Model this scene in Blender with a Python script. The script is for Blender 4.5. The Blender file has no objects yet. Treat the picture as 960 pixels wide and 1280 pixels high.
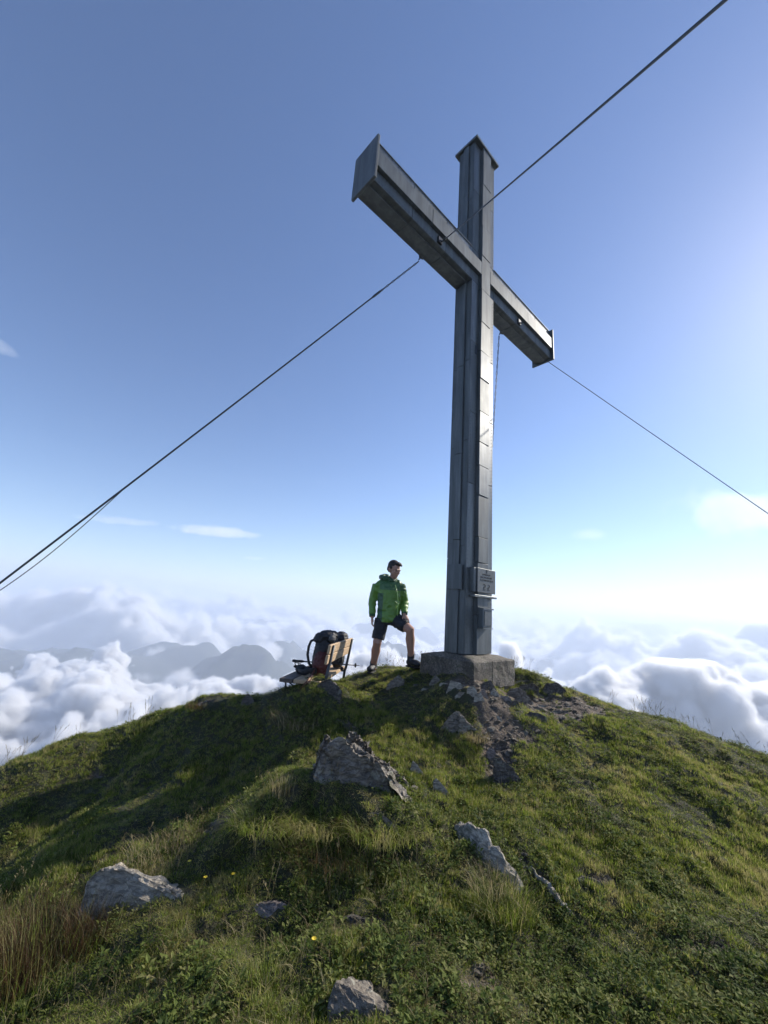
import bpy, bmesh, math, random
import numpy as np
from mathutils import Matrix, Vector, noise as mnoise
random.seed(7)
S = bpy.context.scene
COL = S.collection
R = math.radians

# ------------------------------------------------------------------ camera
PITCH, ROLL, FPX = 0.2398, 0.0718, 496.82
cam = bpy.data.cameras.new('camera'); cam_ob = bpy.data.objects.new('camera', cam); COL.objects.link(cam_ob)
S.camera = cam_ob
cam.sensor_fit = 'HORIZONTAL'; cam.sensor_width = 36; cam.lens = 36 * FPX / 960
cam.clip_start = .05; cam.clip_end = 80000
S.render.resolution_x, S.render.resolution_y = 768, 1024
_f = Vector((0, math.cos(PITCH), math.sin(PITCH))); _u = Vector((0, -math.sin(PITCH), math.cos(PITCH))); _r = Vector((1, 0, 0))
_X = _r * math.cos(ROLL) + _u * math.sin(ROLL); _Y = -_r * math.sin(ROLL) + _u * math.cos(ROLL); _Z = -_f
cam_ob.matrix_world = Matrix(((_X.x, _Y.x, _Z.x, 0), (_X.y, _Y.y, _Z.y, 0), (_X.z, _Y.z, _Z.z, 0), (0, 0, 0, 1)))

# ------------------------------------------------------------------ sky and sun
SUN_AZ, SUN_EL = R(59), R(33)
world = bpy.data.worlds.new('World'); S.world = world; world.use_nodes = True
_nt = world.node_tree; _bg = _nt.nodes['Background']
_sk = _nt.nodes.new('ShaderNodeTexSky'); _sk.sky_type = 'NISHITA'; _sk.sun_disc = False
_sk.sun_elevation = SUN_EL; _sk.sun_rotation = SUN_AZ; _sk.altitude = 700; _sk.dust_density = .35; _sk.air_density = 1.0; _sk.ozone_density = 3.0
_hs = _nt.nodes.new('ShaderNodeHueSaturation'); _hs.inputs['Saturation'].default_value = 1.08; _hs.inputs['Hue'].default_value = .507
_nt.links.new(_sk.outputs[0], _hs.inputs['Color']); _nt.links.new(_hs.outputs[0], _bg.inputs[0]); _bg.inputs[1].default_value = .112
sun = bpy.data.lights.new('sun', 'SUN'); sun_ob = bpy.data.objects.new('sun', sun); COL.objects.link(sun_ob)
sun.energy = 5; sun.angle = R(.5); sun.color = (1, .93, .82)
SD = Vector((math.sin(SUN_AZ) * math.cos(SUN_EL), math.cos(SUN_AZ) * math.cos(SUN_EL), math.sin(SUN_EL)))
sun_ob.rotation_euler = SD.to_track_quat('Z', 'Y').to_euler()
S.view_settings.view_transform = 'Standard'; S.view_settings.look = 'None'; S.view_settings.exposure = .6; S.view_settings.gamma = 1
S.cycles.volume_bounces = 5; S.cycles.max_bounces = 8; S.cycles.transparent_max_bounces = 8
S.cycles.diffuse_bounces = 3; S.cycles.glossy_bounces = 2
S.cycles.use_adaptive_sampling = True; S.cycles.adaptive_threshold = .02
S.cycles.use_denoising = True

# ------------------------------------------------------------------ helpers
def ray(px, py):
    U, V = px - 480, 640 - py
    u = U * math.cos(ROLL) - V * math.sin(ROLL); v = U * math.sin(ROLL) + V * math.cos(ROLL)
    return Vector((u, FPX * math.cos(PITCH) - v * math.sin(PITCH), FPX * math.sin(PITCH) + v * math.cos(PITCH)))
def at(px, py, y):
    d = ray(px, py); return d * (y / d.y)

def tag(o, label=None, cat=None, group=None, kind=None):
    if label: o['label'] = label
    if cat: o['category'] = cat
    if group: o['group'] = group
    if kind: o['kind'] = kind
    return o
def empty(name, loc=(0, 0, 0), rz=0):
    o = bpy.data.objects.new(name, None); COL.objects.link(o); o.location = loc; o.rotation_euler = (0, 0, rz); o.empty_display_size = .1
    return o
def link(name, me, mat=None, parent=None, smooth=False):
    if mat is not None and not me.materials:
        me.materials.append(mat)
    if smooth:
        me.polygons.foreach_set('use_smooth', [True] * len(me.polygons))
    o = bpy.data.objects.new(name, me); COL.objects.link(o)
    if parent is not None: o.parent = parent
    return o
def from_bm(name, bm, mat=None, parent=None, smooth=False):
    me = bpy.data.meshes.new(name); bm.normal_update(); bm.to_mesh(me); bm.free()
    return link(name, me, mat, parent, smooth)
def box(bm, x0, x1, y0, y1, z0, z1, M=None, bev=0):
    g = bmesh.ops.create_cube(bm, size=1)['verts']
    for v in g:
        v.co = Vector(((x0 + x1) / 2 + v.co.x * (x1 - x0), (y0 + y1) / 2 + v.co.y * (y1 - y0), (z0 + z1) / 2 + v.co.z * (z1 - z0)))
    if bev:
        es = list({e for v in g for e in v.link_edges})
        r = bmesh.ops.bevel(bm, geom=es, offset=bev, segments=1, affect='EDGES')
        g = [v for v in r['verts']] + [v for v in g if v.is_valid]
        g = list(set(g))
    if M is not None:
        for v in g: v.co = M @ v.co
    return g
def tube(bm, pts, rad, n=8, caps=True, squash=None):
    """loft of rings along a polyline; rad number or list; squash=(sx, sy, up) flattens the section"""
    pts = [Vector(p) for p in pts]
    rr = rad if isinstance(rad, (list, tuple)) else [rad] * len(pts)
    rings = []
    prev = None
    for i, p in enumerate(pts):
        t = (pts[min(i + 1, len(pts) - 1)] - pts[max(i - 1, 0)]).normalized()
        if prev is None:
            a = Vector((0, 0, 1)) if abs(t.z) < .9 else Vector((1, 0, 0))
            u = t.cross(a).normalized()
        else:
            u = (prev - t * prev.dot(t)).normalized()
        prev = u; w = t.cross(u)
        r = rr[i]; ru, rw = (r if isinstance(r, (tuple, list)) else (r, r))
        rings.append([bm.verts.new(p + u * math.cos(2 * math.pi * k / n) * ru + w * math.sin(2 * math.pi * k / n) * rw) for k in range(n)])
    for a, b in zip(rings, rings[1:]):
        for k in range(n):
            bm.faces.new((a[k], a[(k + 1) % n], b[(k + 1) % n], b[k]))
    if caps:
        bm.faces.new(list(reversed(rings[0]))); bm.faces.new(rings[-1])
    return rings

# ------------------------------------------------------------------ materials
class NT:
    def __init__(s, name):
        s.m = bpy.data.materials.new(name); s.m.use_nodes = True; s.t = s.m.node_tree; s.n = s.t.nodes; s.l = s.t.links
        s.b = s.n['Principled BSDF']; s.out = s.n['Material Output']
    def add(s, typ, **kw):
        n = s.n.new(typ)
        for k, v in kw.items():
            if k in n.inputs.keys() if isinstance(k, str) else False:
                pass
            setattr(n, k, v)
        return n
    def put(s, sock, v):
        if isinstance(v, bpy.types.NodeSocket): s.l.new(v, sock)
        elif v is not None:
            if hasattr(sock.default_value, '__len__') and not hasattr(v, '__len__'): v = (v, v, v)
            if hasattr(sock.default_value, '__len__') and len(sock.default_value) == 4 and len(v) == 3: v = (*v, 1)
            sock.default_value = v
    def noise(s, scale, detail=4, rough=.55, vec=None, dist=0):
        n = s.n.new('ShaderNodeTexNoise'); n.inputs['Scale'].default_value = scale; n.inputs['Detail'].default_value = detail
        n.inputs['Roughness'].default_value = rough; n.inputs['Distortion'].default_value = dist
        s.put(n.inputs['Vector'], vec if vec is not None else s.pos()); return n.outputs[0]
    def pos(s):
        return s.n.new('ShaderNodeNewGeometry').outputs['Position']
    def obj(s):
        return s.n.new('ShaderNodeTexCoord').outputs['Object']
    def scale(s, vec, sc):
        n = s.n.new('ShaderNodeMapping'); n.inputs['Scale'].default_value = sc; s.put(n.inputs['Vector'], vec); return n.outputs[0]
    def ramp(s, fac, stops):
        n = s.n.new('ShaderNodeValToRGB'); s.put(n.inputs[0], fac); e = n.color_ramp.elements
        while len(e) < len(stops): e.new(.5)
        for i, (p, c) in enumerate(stops):
            e[i].position = p; e[i].color = (*c, 1) if len(c) == 3 else c
        return n.outputs[0]
    def math(s, op, a, b=None, c=None):
        n = s.n.new('ShaderNodeMath'); n.operation = op
        for i, x in enumerate((a, b, c)):
            if x is not None: s.put(n.inputs[i], x)
        return n.outputs[0]
    def mix(s, fac, a, b, mode='MIX'):
        n = s.n.new('ShaderNodeMix'); n.data_type = 'RGBA'; n.blend_type = mode
        s.put(n.inputs[0], fac); s.put(n.inputs[6], a); s.put(n.inputs[7], b); return n.outputs[2]
    def bump(s, h, strength=.5, dist=.01, prev=None):
        n = s.n.new('ShaderNodeBump'); n.inputs['Strength'].default_value = strength; n.inputs['Distance'].default_value = dist
        s.put(n.inputs['Height'], h)
        if prev is not None: s.l.new(prev, n.inputs['Normal'])
        return n.outputs[0]
    def set(s, **kw):
        for k, v in kw.items():
            k = {'base': 'Base Color', 'rough': 'Roughness', 'metal': 'Metallic', 'spec': 'Specular IOR Level', 'normal': 'Normal', 'sheen': 'Sheen Weight', 'sss': 'Subsurface Weight'}[k]
            s.put(s.b.inputs[k], v)
        return s.m
def g3(v): return (v, v, v)

def mat_metal(name, lo, hi, rough=.5, metal=.75):
    t = NT(name); P = t.obj()
    n1 = t.noise(2.2, 6, .6, P); n2 = t.noise(40, 3, .6, P); n3 = t.noise(9, 5, .65, t.scale(P, (1, 1, .12)))
    c = t.mix(n1, lo, hi); c = t.mix(t.ramp(n3, [(.42, g3(0)), (.68, g3(.55))]), c, tuple(x * 1.7 + .015 for x in hi))
    c = t.mix(t.ramp(n2, [(.55, g3(0)), (.8, g3(.3))]), c, tuple(x * .6 for x in lo))
    return t.set(base=c, metal=metal, rough=t.math('MULTIPLY_ADD', n1, .25, rough - .12), normal=t.bump(t.noise(3, 2, .5, P), .12, .02))
def mat_flat(name, col, rough=.6, metal=0, var=.25, sc=30, bump=0, bsc=80):
    t = NT(name); P = t.obj(); n = t.noise(sc, 4, .6, P)
    c = t.mix(n, tuple(x * (1 - var) for x in col), tuple(x * (1 + var) for x in col))
    t.set(base=c, rough=rough, metal=metal)
    if bump: t.set(normal=t.bump(t.noise(bsc, 3, .6, P), bump, .004))
    return t.m
def mat_wood(name, lo, hi):
    t = NT(name); P = t.obj()
    n = t.noise(14, 5, .6, t.scale(P, (6, .5, 6)), 1.0); n2 = t.noise(5, 3, .5, P)
    c = t.mix(t.ramp(n, [(.35, g3(0)), (.65, g3(1))]), lo, hi); c = t.mix(t.ramp(n2, [(.5, g3(0)), (.8, g3(.6))]), c, tuple(x * .45 for x in lo))
    return t.set(base=c, rough=.75, normal=t.bump(n, .4, .003))
def mat_rock(name, lo, hi, lichen=(.34, .34, .27), la=.5):
    t = NT(name); P = t.obj()
    big = t.noise(3.5, 6, .62, P, .4); st = t.noise(16, 5, .65, t.scale(P, (1, 1, 3.2)), .6); fine = t.noise(90, 5, .7, P)
    c = t.mix(t.ramp(big, [(.35, g3(0)), (.62, g3(1))]), lo, hi)
    c = t.mix(t.ramp(st, [(.42, g3(.75)), (.55, g3(0))]), c, tuple(x * .38 for x in lo))
    c = t.mix(t.ramp(fine, [(.4, g3(.4)), (.62, g3(0))]), c, tuple(x * .5 for x in lo))
    li = t.noise(11, 6, .7, P, .8)
    c = t.mix(t.ramp(li, [(.56, g3(0)), (.6, g3(la))]), c, lichen)
    c = t.mix(t.ramp(t.noise(5, 4, .6, P), [(.58, g3(0)), (.66, g3(.6))]), c, (.045, .05, .02))
    b = t.bump(st, .9, .02); b = t.bump(fine, .7, .008, b); b = t.bump(t.noise(260, 3, .6, P), .5, .003, b)
    return t.set(base=c, rough=.85, normal=b)

M_METAL = mat_metal('weathered_sheet_metal', (.062, .071, .074), (.108, .118, .118), .56, .35)
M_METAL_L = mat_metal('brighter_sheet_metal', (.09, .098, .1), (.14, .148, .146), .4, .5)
M_STEEL = mat_flat('dark_steel', (.06, .065, .07), .5, .8)
M_WIRE = mat_flat('steel_cable', (.07, .075, .08), .5, .7)
M_ROCK = mat_rock('grey_schist', (.17, .142, .112), (.37, .325, .26))
M_ROCK_P = mat_rock('pinkish_schist', (.2, .16, .14), (.42, .35, .31), la=.2)
M_ROCK_D = mat_rock('dark_schist', (.08, .068, .057), (.18, .155, .13), la=.3)
M_ROCK_W = mat_rock('pale_schist', (.31, .27, .21), (.56, .5, .405), la=.25)

def mat_concrete():
    t = NT('rough_concrete'); P = t.obj()
    v = t.n.new('ShaderNodeTexVoronoi'); v.inputs['Scale'].default_value = 32; t.put(v.inputs['Vector'], P)
    a = t.noise(4, 6, .65, P); b = t.noise(60, 4, .7, P)
    c = t.mix(t.ramp(a, [(.35, g3(0)), (.65, g3(1))]), (.085, .072, .056), (.24, .21, .17)); c = t.mix(t.ramp(b, [(.42, g3(.85)), (.56, g3(0))]), c, (.04, .036, .03)); c = t.mix(t.ramp(t.noise(9, 5, .7, P), [(.55, g3(0)), (.62, g3(.55))]), c, (.06, .065, .035))
    c = t.mix(t.ramp(v.outputs['Distance'], [(.1, g3(.5)), (.35, g3(0))]), c, (.26, .24, .22))
    return t.set(base=c, rough=.9, normal=t.bump(b, .9, .012, t.bump(a, .6, .03)))
M_CONC = mat_concrete()
M_WOOD = mat_wood('sun_bleached_wood', (.3, .2, .11), (.55, .4, .25))
M_WOOD_D = mat_wood('dark_weathered_wood', (.05, .04, .032), (.13, .1, .08))

# ------------------------------------------------------------------ the ground: one sheet, ridge top and mountain flank
ctrl_px = [  # photo pixel, distance forward
    (480, 1280, 2.1), (480, 1180, 2.55), (480, 1100, 3.0), (400, 1105, 3.0), (430, 1003, 3.55), (480, 1010, 3.6), (370, 1000, 3.6), (520, 1000, 3.7),
    (480, 960, 4.1), (440, 985, 3.9), (480, 900, 5.0), (440, 880, 5.25), (480, 858, 5.9), (462, 846, 6.3), (515, 840, 6.3), (430, 850, 6.6),
    (0, 970, 4.6), (100, 925, 5.1), (230, 886, 5.9), (330, 877, 5.2), (366, 873, 5.1), (398, 866, 5.1), (0, 1080, 3.9), (120, 1040, 3.9), (0, 1280, 2.35), (200, 1130, 2.9),
    (200, 1280, 2.2), (320, 1140, 2.85), (260, 1060, 3.4), (250, 960, 4.6), (330, 920, 4.9), (100, 980, 4.7), (300, 1000, 4.0),
    (960, 945, 5.2), (850, 909, 5.7), (740, 876, 6.3), (690, 856, 6.7), (645, 843, 6.6), (592, 849, 5.28), (540, 843, 6.0), (640, 880, 5.5), (700, 900, 5.3),
    (960, 1100, 3.5), (960, 1280, 2.35), (720, 1280, 2.25), (740, 1100, 3.15), (620, 1120, 2.95), (600, 1010, 3.7), (650, 960, 4.35), (760, 960, 4.45), (860, 1000, 4.15),
    (570, 920, 4.75), (600, 1280, 2.15), (100, 1180, 2.75)]
ctrl = [tuple(at(*c)) for c in ctrl_px]
ctrl += [(0, 0, -1.72), (0, -2.5, -2.1), (-2.5, 0, -2.3), (2.5, 0, -2.1), (-3, -3, -3), (3, -3, -2.9), (0, 8.2, -1.6), (1.3, 8.0, -1.35), (-2.5, 8.2, -3.0), (3.6, 8.4, -2.2),
         (6.5, 7.5, -3.1), (-5.5, 7.2, -4.2), (7.5, 5.2, -2.7), (-7.2, 5, -4.2), (-6, 2, -3.6), (6, 2, -2.7), (0, 11, -3.6), (4, 11, -4.2), (-4, 11, -5.3), (9, 9, -5.2), (-8, 8, -6.6),
         (-1.15, 5.9, -1.45), (-1.2, 6.7, -1.6), (1.0, 6.6, -.82), (2.1, 6.4, -.98)]
_C = np.array(ctrl)
def _phi(d): return np.sqrt(d * d + .12)
_D = _phi(np.hypot(_C[:, None, 0] - _C[None, :, 0], _C[:, None, 1] - _C[None, :, 1]))
_n = len(_C); _A = np.zeros((_n + 3, _n + 3)); _A[:_n, :_n] = _D + np.eye(_n) * -.02
_A[:_n, _n] = 1; _A[:_n, _n + 1:] = _C[:, :2]; _A[_n:, :_n] = _A[:_n, _n:].T
_W = np.linalg.solve(_A, np.concatenate([_C[:, 2], np.zeros(3)]))

_rs = np.random.RandomState(11); _G = _rs.rand(256, 256).astype(np.float64)
def vnoise(x, y):
    xi = np.floor(x).astype(int); yi = np.floor(y).astype(int); fx = x - xi; fy = y - yi
    fx = fx * fx * (3 - 2 * fx); fy = fy * fy * (3 - 2 * fy)
    a = _G[xi & 255, yi & 255]; b = _G[(xi + 1) & 255, yi & 255]; c = _G[xi & 255, (yi + 1) & 255]; d = _G[(xi + 1) & 255, (yi + 1) & 255]
    return (a * (1 - fx) + b * fx) * (1 - fy) + (c * (1 - fx) + d * fx) * fy - .5
def fbm(x, y, o=4, g=.5):
    s = 0; a = 1
    for i in range(o):
        s = s + a * vnoise(x + 17.3 * i, y - 9.1 * i); x = x * 2.03; y = y * 2.03; a *= g
    return s
def bumpf(x, y, cx, cy, sx, sy, rot=0):
    c, s = math.cos(rot), math.sin(rot); u = (x - cx) * c + (y - cy) * s; v = -(x - cx) * s + (y - cy) * c
    return np.exp(-(u / sx) ** 2 - (v / sy) ** 2)
HUMP = (at(405, 1045, 3.3).x, 3.3)
MOUNDS = []
for px, py, y, sx, sy, h in [(275, 895, 5.5, .42, .35, .20), (225, 915, 5.3, .3, .3, .06), (350, 885, 5.6, .5, .3, .06), (620, 860, 6.6, .0001, .0001, 0), (655, 858, 6.7, .35, .3, .10),
                             (150, 1000, 4.4, .5, .35, -.06), (400, 895, 5.4, .3, .3, .10)]:
    p = at(px, py, y); MOUNDS.append((p.x, p.y, max(sx, .01), max(sy, .01), h))
def plainH(x, y):
    xs = np.clip(np.asarray(x, float), -9, 10); ys = np.clip(np.asarray(y, float), -4, 12)
    z = _W[_n] + _W[_n + 1] * xs + _W[_n + 2] * ys
    for i in range(_n): z = z + _W[i] * _phi(np.hypot(xs - _C[i, 0], ys - _C[i, 1]))
    return z
def plain_hit(px, py):
    d = ray(px, py); ys = np.linspace(1.3, 8, 500); g = plainH(ys * d.x / d.y, ys) - ys * d.z / d.y
    k = np.nonzero(g > 0)[0]; return d * ((float(ys[k[0]]) if len(k) else 6.4) / d.y)
SOIL = []     # trodden path right of the plinth and worn patches: pixel, half sizes in metres, strength
for px, py, sx, sy, k in [(650, 878, .6, .5, 1.1), (700, 884, .5, .42, 1.1), (740, 887, .35, .25, 1.0), (615, 868, .4, .25, .9), (622, 900, .2, .35, .95), (618, 925, .13, .35, .9), (622, 955, .1, .4, .7), (655, 915, .28, .14, .95),
                          (730, 1100, .2, .06, .8), (560, 856, .45, .14, .6), (660, 1095, .1, .3, .75), (560, 985, .1, .3, .6), (275, 1040, .14, .12, 1.0), (900, 1190, .25, .06, .8), (470, 1160, .1, .08, .8), (480, 990, .35, .1, .45), (620, 1245, .2, .1, .4), (800, 960, .3, .05, .5), (400, 985, .3, .08, .6)]:
    p = plain_hit(px, py); SOIL.append((p.x, p.y, sx, sy, k))
def soil_mask(x, y):
    m = 0
    for cx, cy, sx, sy, k in SOIL: m = m + k * bumpf(x, y, cx, cy, sx, sy)
    m = m + .8 * fbm(x * 1.7, y * 1.7, 4) + .45 * fbm(x * 9, y * 9, 2)
    return np.clip((m - .42) * 3.5, 0, 1)
def H(x, y, detail=True):
    x = np.asarray(x, float); y = np.asarray(y, float)
    xs = np.clip(x, -9, 10); ys = np.clip(y, -4, 12)
    z = _W[_n] + _W[_n + 1] * xs + _W[_n + 2] * ys
    for i in range(_n): z = z + _W[i] * _phi(np.hypot(xs - _C[i, 0], ys - _C[i, 1]))
    w = np.clip((y - HUMP[1] + .12 * np.sin(x * 5) + .05 * np.sin(x * 17)) / .2 + .5, 0, 1); w = w * w * (3 - 2 * w)      # undercut hump in the turf
    z = z + .17 * w * np.exp(-((x - HUMP[0]) / .8) ** 4) * np.exp(-(np.maximum(0, y - HUMP[1]) / .75) ** 2)
    out = np.hypot(x - xs, y - ys)
    z = z - .85 * out + np.clip(out / 40, 0, 1) * 28 * fbm(x / 60, y / 60, 5)
    for cx, cy, sx, sy, h in MOUNDS: z = z + h * bumpf(x, y, cx, cy, sx, sy)
    if detail:
        near = np.exp(-(np.hypot(x, y - 4) / 14) ** 2)
        z = z + near * (.09 * fbm(x * 1.3, y * 1.3, 5, .55) + .07 * np.abs(fbm(x * 3.2, y * 3.2, 3)) + .03 * fbm(x * 12, y * 12, 2))
        z = z - near * .03 * soil_mask(x, y)
    return z
def hz(x, y): return float(H(np.array([x]), np.array([y]))[0])

def ground_hit(px, py, fallback=5.0):
    """where the sight line of a photo pixel meets the ground"""
    d = ray(px, py); ys = np.linspace(1.3, 9, 700); g = H(ys * d.x / d.y, ys) - ys * d.z / d.y
    k = np.nonzero(g > 0)[0]
    yy = float(ys[k[0]]) if len(k) else fallback
    return d * (yy / d.y)
def build_ground():
    def axis(lo, hi, n, c, fine):
        t = np.linspace(-1, 1, n); k = 7.2
        s = np.sinh(k * t) / math.sinh(k)
        return c + np.where(s < 0, -s * (lo - c), s * (hi - c))
    def ax2(a, b, st, lim, g):
        core = np.arange(a, b, st); left = []; right = []; d = st; x = a
        while x > -lim: d *= g; x -= d; left.append(x)
        d = st; x = core[-1]
        while x < lim: d *= g; x += d; right.append(x)
        return np.array(left[::-1] + list(core) + right)
    X = ax2(-5.5, 5.5, .026, 1300, 1.06); Y = ax2(1.2, 7.6, .026, 1300, 1.06)
    gx, gy = np.meshgrid(X, Y); z = H(gx, gy)
    nx, ny = len(X), len(Y); co = np.stack([gx, gy, z], -1).reshape(-1, 3)
    i = np.arange(nx * ny).reshape(ny, nx); q = np.stack([i[:-1, :-1], i[:-1, 1:], i[1:, 1:], i[1:, :-1]], -1).reshape(-1, 4)
    me = bpy.data.meshes.new('ground'); me.vertices.add(len(co)); me.vertices.foreach_set('co', co.astype(np.float32).ravel())
    me.loops.add(q.size); me.loops.foreach_set('vertex_index', q.astype(np.int32).ravel())
    me.polygons.add(len(q)); me.polygons.foreach_set('loop_start', np.arange(0, q.size, 4, dtype=np.int32)); me.polygons.foreach_set('loop_total', np.full(len(q), 4, np.int32))
    me.update(calc_edges=True)
    at_ = me.attributes.new('soil', 'FLOAT', 'POINT'); at_.data.foreach_set('value', soil_mask(gx, gy).astype(np.float32).ravel())
    t = NT('turf_and_soil'); a = t.n.new('ShaderNodeAttribute'); a.attribute_name = 'soil'
    P = t.pos(); n1 = t.noise(3, 6, .6, P); n2 = t.noise(60, 5, .7, P); n3 = t.noise(14, 4, .6, P)
    green = t.mix(n1, (.018, .024, .009), (.05, .052, .02)); green = t.mix(t.ramp(n3, [(.45, g3(0)), (.65, g3(.7))]), green, (.045, .034, .02))
    dirt = t.mix(n1, (.06, .043, .03), (.14, .105, .078)); dirt = t.mix(t.ramp(n2, [(.52, g3(0)), (.64, g3(.6))]), dirt, (.2, .165, .13)); dirt = t.mix(t.ramp(n3, [(.35, g3(.6)), (.5, g3(0))]), dirt, (.03, .025, .02))
    t.set(base=t.mix(a.outputs['Fac'], green, dirt), rough=.95, normal=t.bump(n2, .9, .015, t.bump(n3, .8, .04)))
    return tag(link('ground', me, t.m, smooth=True), kind='structure', label='grassy mountain top ridge falling away into the cloud')
ground = build_ground()
#--PART2--

# ------------------------------------------------------------------ the summit cross
CB = Vector((1.3221, 5.8784, -.508)); YAW = .734
CW, CD, CH, CZA, CHH, CL, OC = .65, .344, 9.09, 6.313, .646, 2.579, .0455
cross = tag(empty('summit_cross', CB, YAW), 'tall grey sheet metal summit cross standing on a low stone plinth', 'cross')
# local axes: x along the arms, -y is the front face
def cpart(name, x0, x1, y0, y1, z0, z1, mat=M_METAL, M=None, bev=.004):
    bm = bmesh.new(); box(bm, x0, x1, y0, y1, z0, z1, M, bev); return from_bm(name, bm, mat, cross)
hw, hd = CW / 2, CD / 2
rnd = random.Random(3)
def tilt(cx, cy, cz, ax, ay, az):
    return Matrix.Translation((cx, cy, cz)) @ Matrix.Rotation(ax, 4, 'X') @ Matrix.Rotation(ay, 4, 'Y') @ Matrix.Rotation(az, 4, 'Z') @ Matrix.Translation((-cx, -cy, -cz))
# inner core of shaft and arms (set back behind the cladding sheets)
ce = .012
cpart('shaft_core', -hw + ce, hw - ce, -hd + ce, hd - ce, 0, CH - .01)
za0, za1 = CZA - CHH / 2, CZA + CHH / 2
cpart('arm_core', -CL + .01, -hw + ce + .001, -hd + ce + .001, hd - ce - .001, za0 + ce, za1 - ce)
cpart('arm_core', hw - ce - .001, CL - .01, -hd + ce + .001, hd - ce - .001, za0 + ce, za1 - ce)
b0, b1, pb = -.2 * CW, .2 * CW, .058          # raised middle batten
# cladding strips: front and back, both sides of the batten; seams between sheets are 6 mm joints
def seams(z0, z1, n, j=.12):
    zs = [z0 + (z1 - z0) * k / n for k in range(n + 1)]
    return [zs[0]] + [z + rnd.uniform(-j, j) for z in zs[1:-1]] + [zs[-1]]
def vstrip(name, x0, x1, y0, y1, zs, mats=(M_METAL,), wob=.006, axis='f'):
    for z0, z1 in zip(zs, zs[1:]):
        a = rnd.uniform(-wob, wob); b = rnd.uniform(-wob, wob)
        M = tilt((x0 + x1) / 2, (y0 + y1) / 2, (z0 + z1) / 2, a * .35 if axis == 'f' else 0, 0 if axis == 'f' else a * .35, b)
        cpart(name, x0, x1, y0, y1, z0 + .003, z1 - .003, rnd.choice(mats), M)
for sgn in (-1, 1):
    ya, yb = (-hd, -hd + ce + .004) if sgn < 0 else (hd - ce - .004, hd)
    for (z0, z1, n) in ((0, za0, 5), (za1, CH - .012, 2)):
        vstrip('cladding_sheet', -hw, b0 - .004, ya, yb, seams(z0, z1, n), (M_METAL, M_METAL, M_METAL_L))
        vstrip('cladding_sheet', b1 + .004, hw, ya, yb, seams(z0, z1, n), (M_METAL, M_METAL_L))
# narrow sides, with a shallow batten
for sgn in (-1, 1):
    xa, xb = (-hw, -hw + ce + .004) if sgn < 0 else (hw - ce - .004, hw)
    for (z0, z1, n) in ((0, za0, 4), (za1, CH - .012, 2)):
        vstrip('side_sheet', xa + .001, xb - .001, -hd + .018, -.062, seams(z0, z1, n), axis='s')
        vstrip('side_sheet', xa + .001, xb - .001, .062, hd - .018, seams(z0, z1, n), axis='s')
        xq = (xa - .028, xb - .004) if sgn < 0 else (xa + .004, xb + .028)
        vstrip('side_batten', xq[0], xq[1], -.06, .06, seams(z0, z1, n), axis='s', wob=.003)
# raised front / back batten in short overlapping cover sheets
zs = [0, .52, 1.05, 1.25, 1.62, 2.25, 2.72, 3.1, 3.62, 4.2, 4.7, 5.25, 5.9, 6.6, 7.25, 8.2, CH - .012]
for sgn in (-1, 1):
    for k, (z0, z1) in enumerate(zip(zs, zs[1:])):
        ya, yb = (-hd - pb, -hd + .01) if sgn < 0 else (hd - .01, hd + pb)
        M = tilt(0, (ya + yb) / 2, (z0 + z1) / 2, rnd.uniform(-.006, .006), 0, rnd.uniform(-.02, .03) if 2 < k < 12 else rnd.uniform(-.008, .008))
        lip = .004 * (k % 2)
        cpart('batten_sheet', b0 + (.003 if k % 2 else 0), b1 - (.003 if k % 2 else 0), ya - (lip if sgn < 0 else 0), yb + (lip if sgn > 0 else 0), z0 + .003, z1 - .003, M_METAL_L if k in (5, 6, 7, 9) else M_METAL, M)
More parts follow.
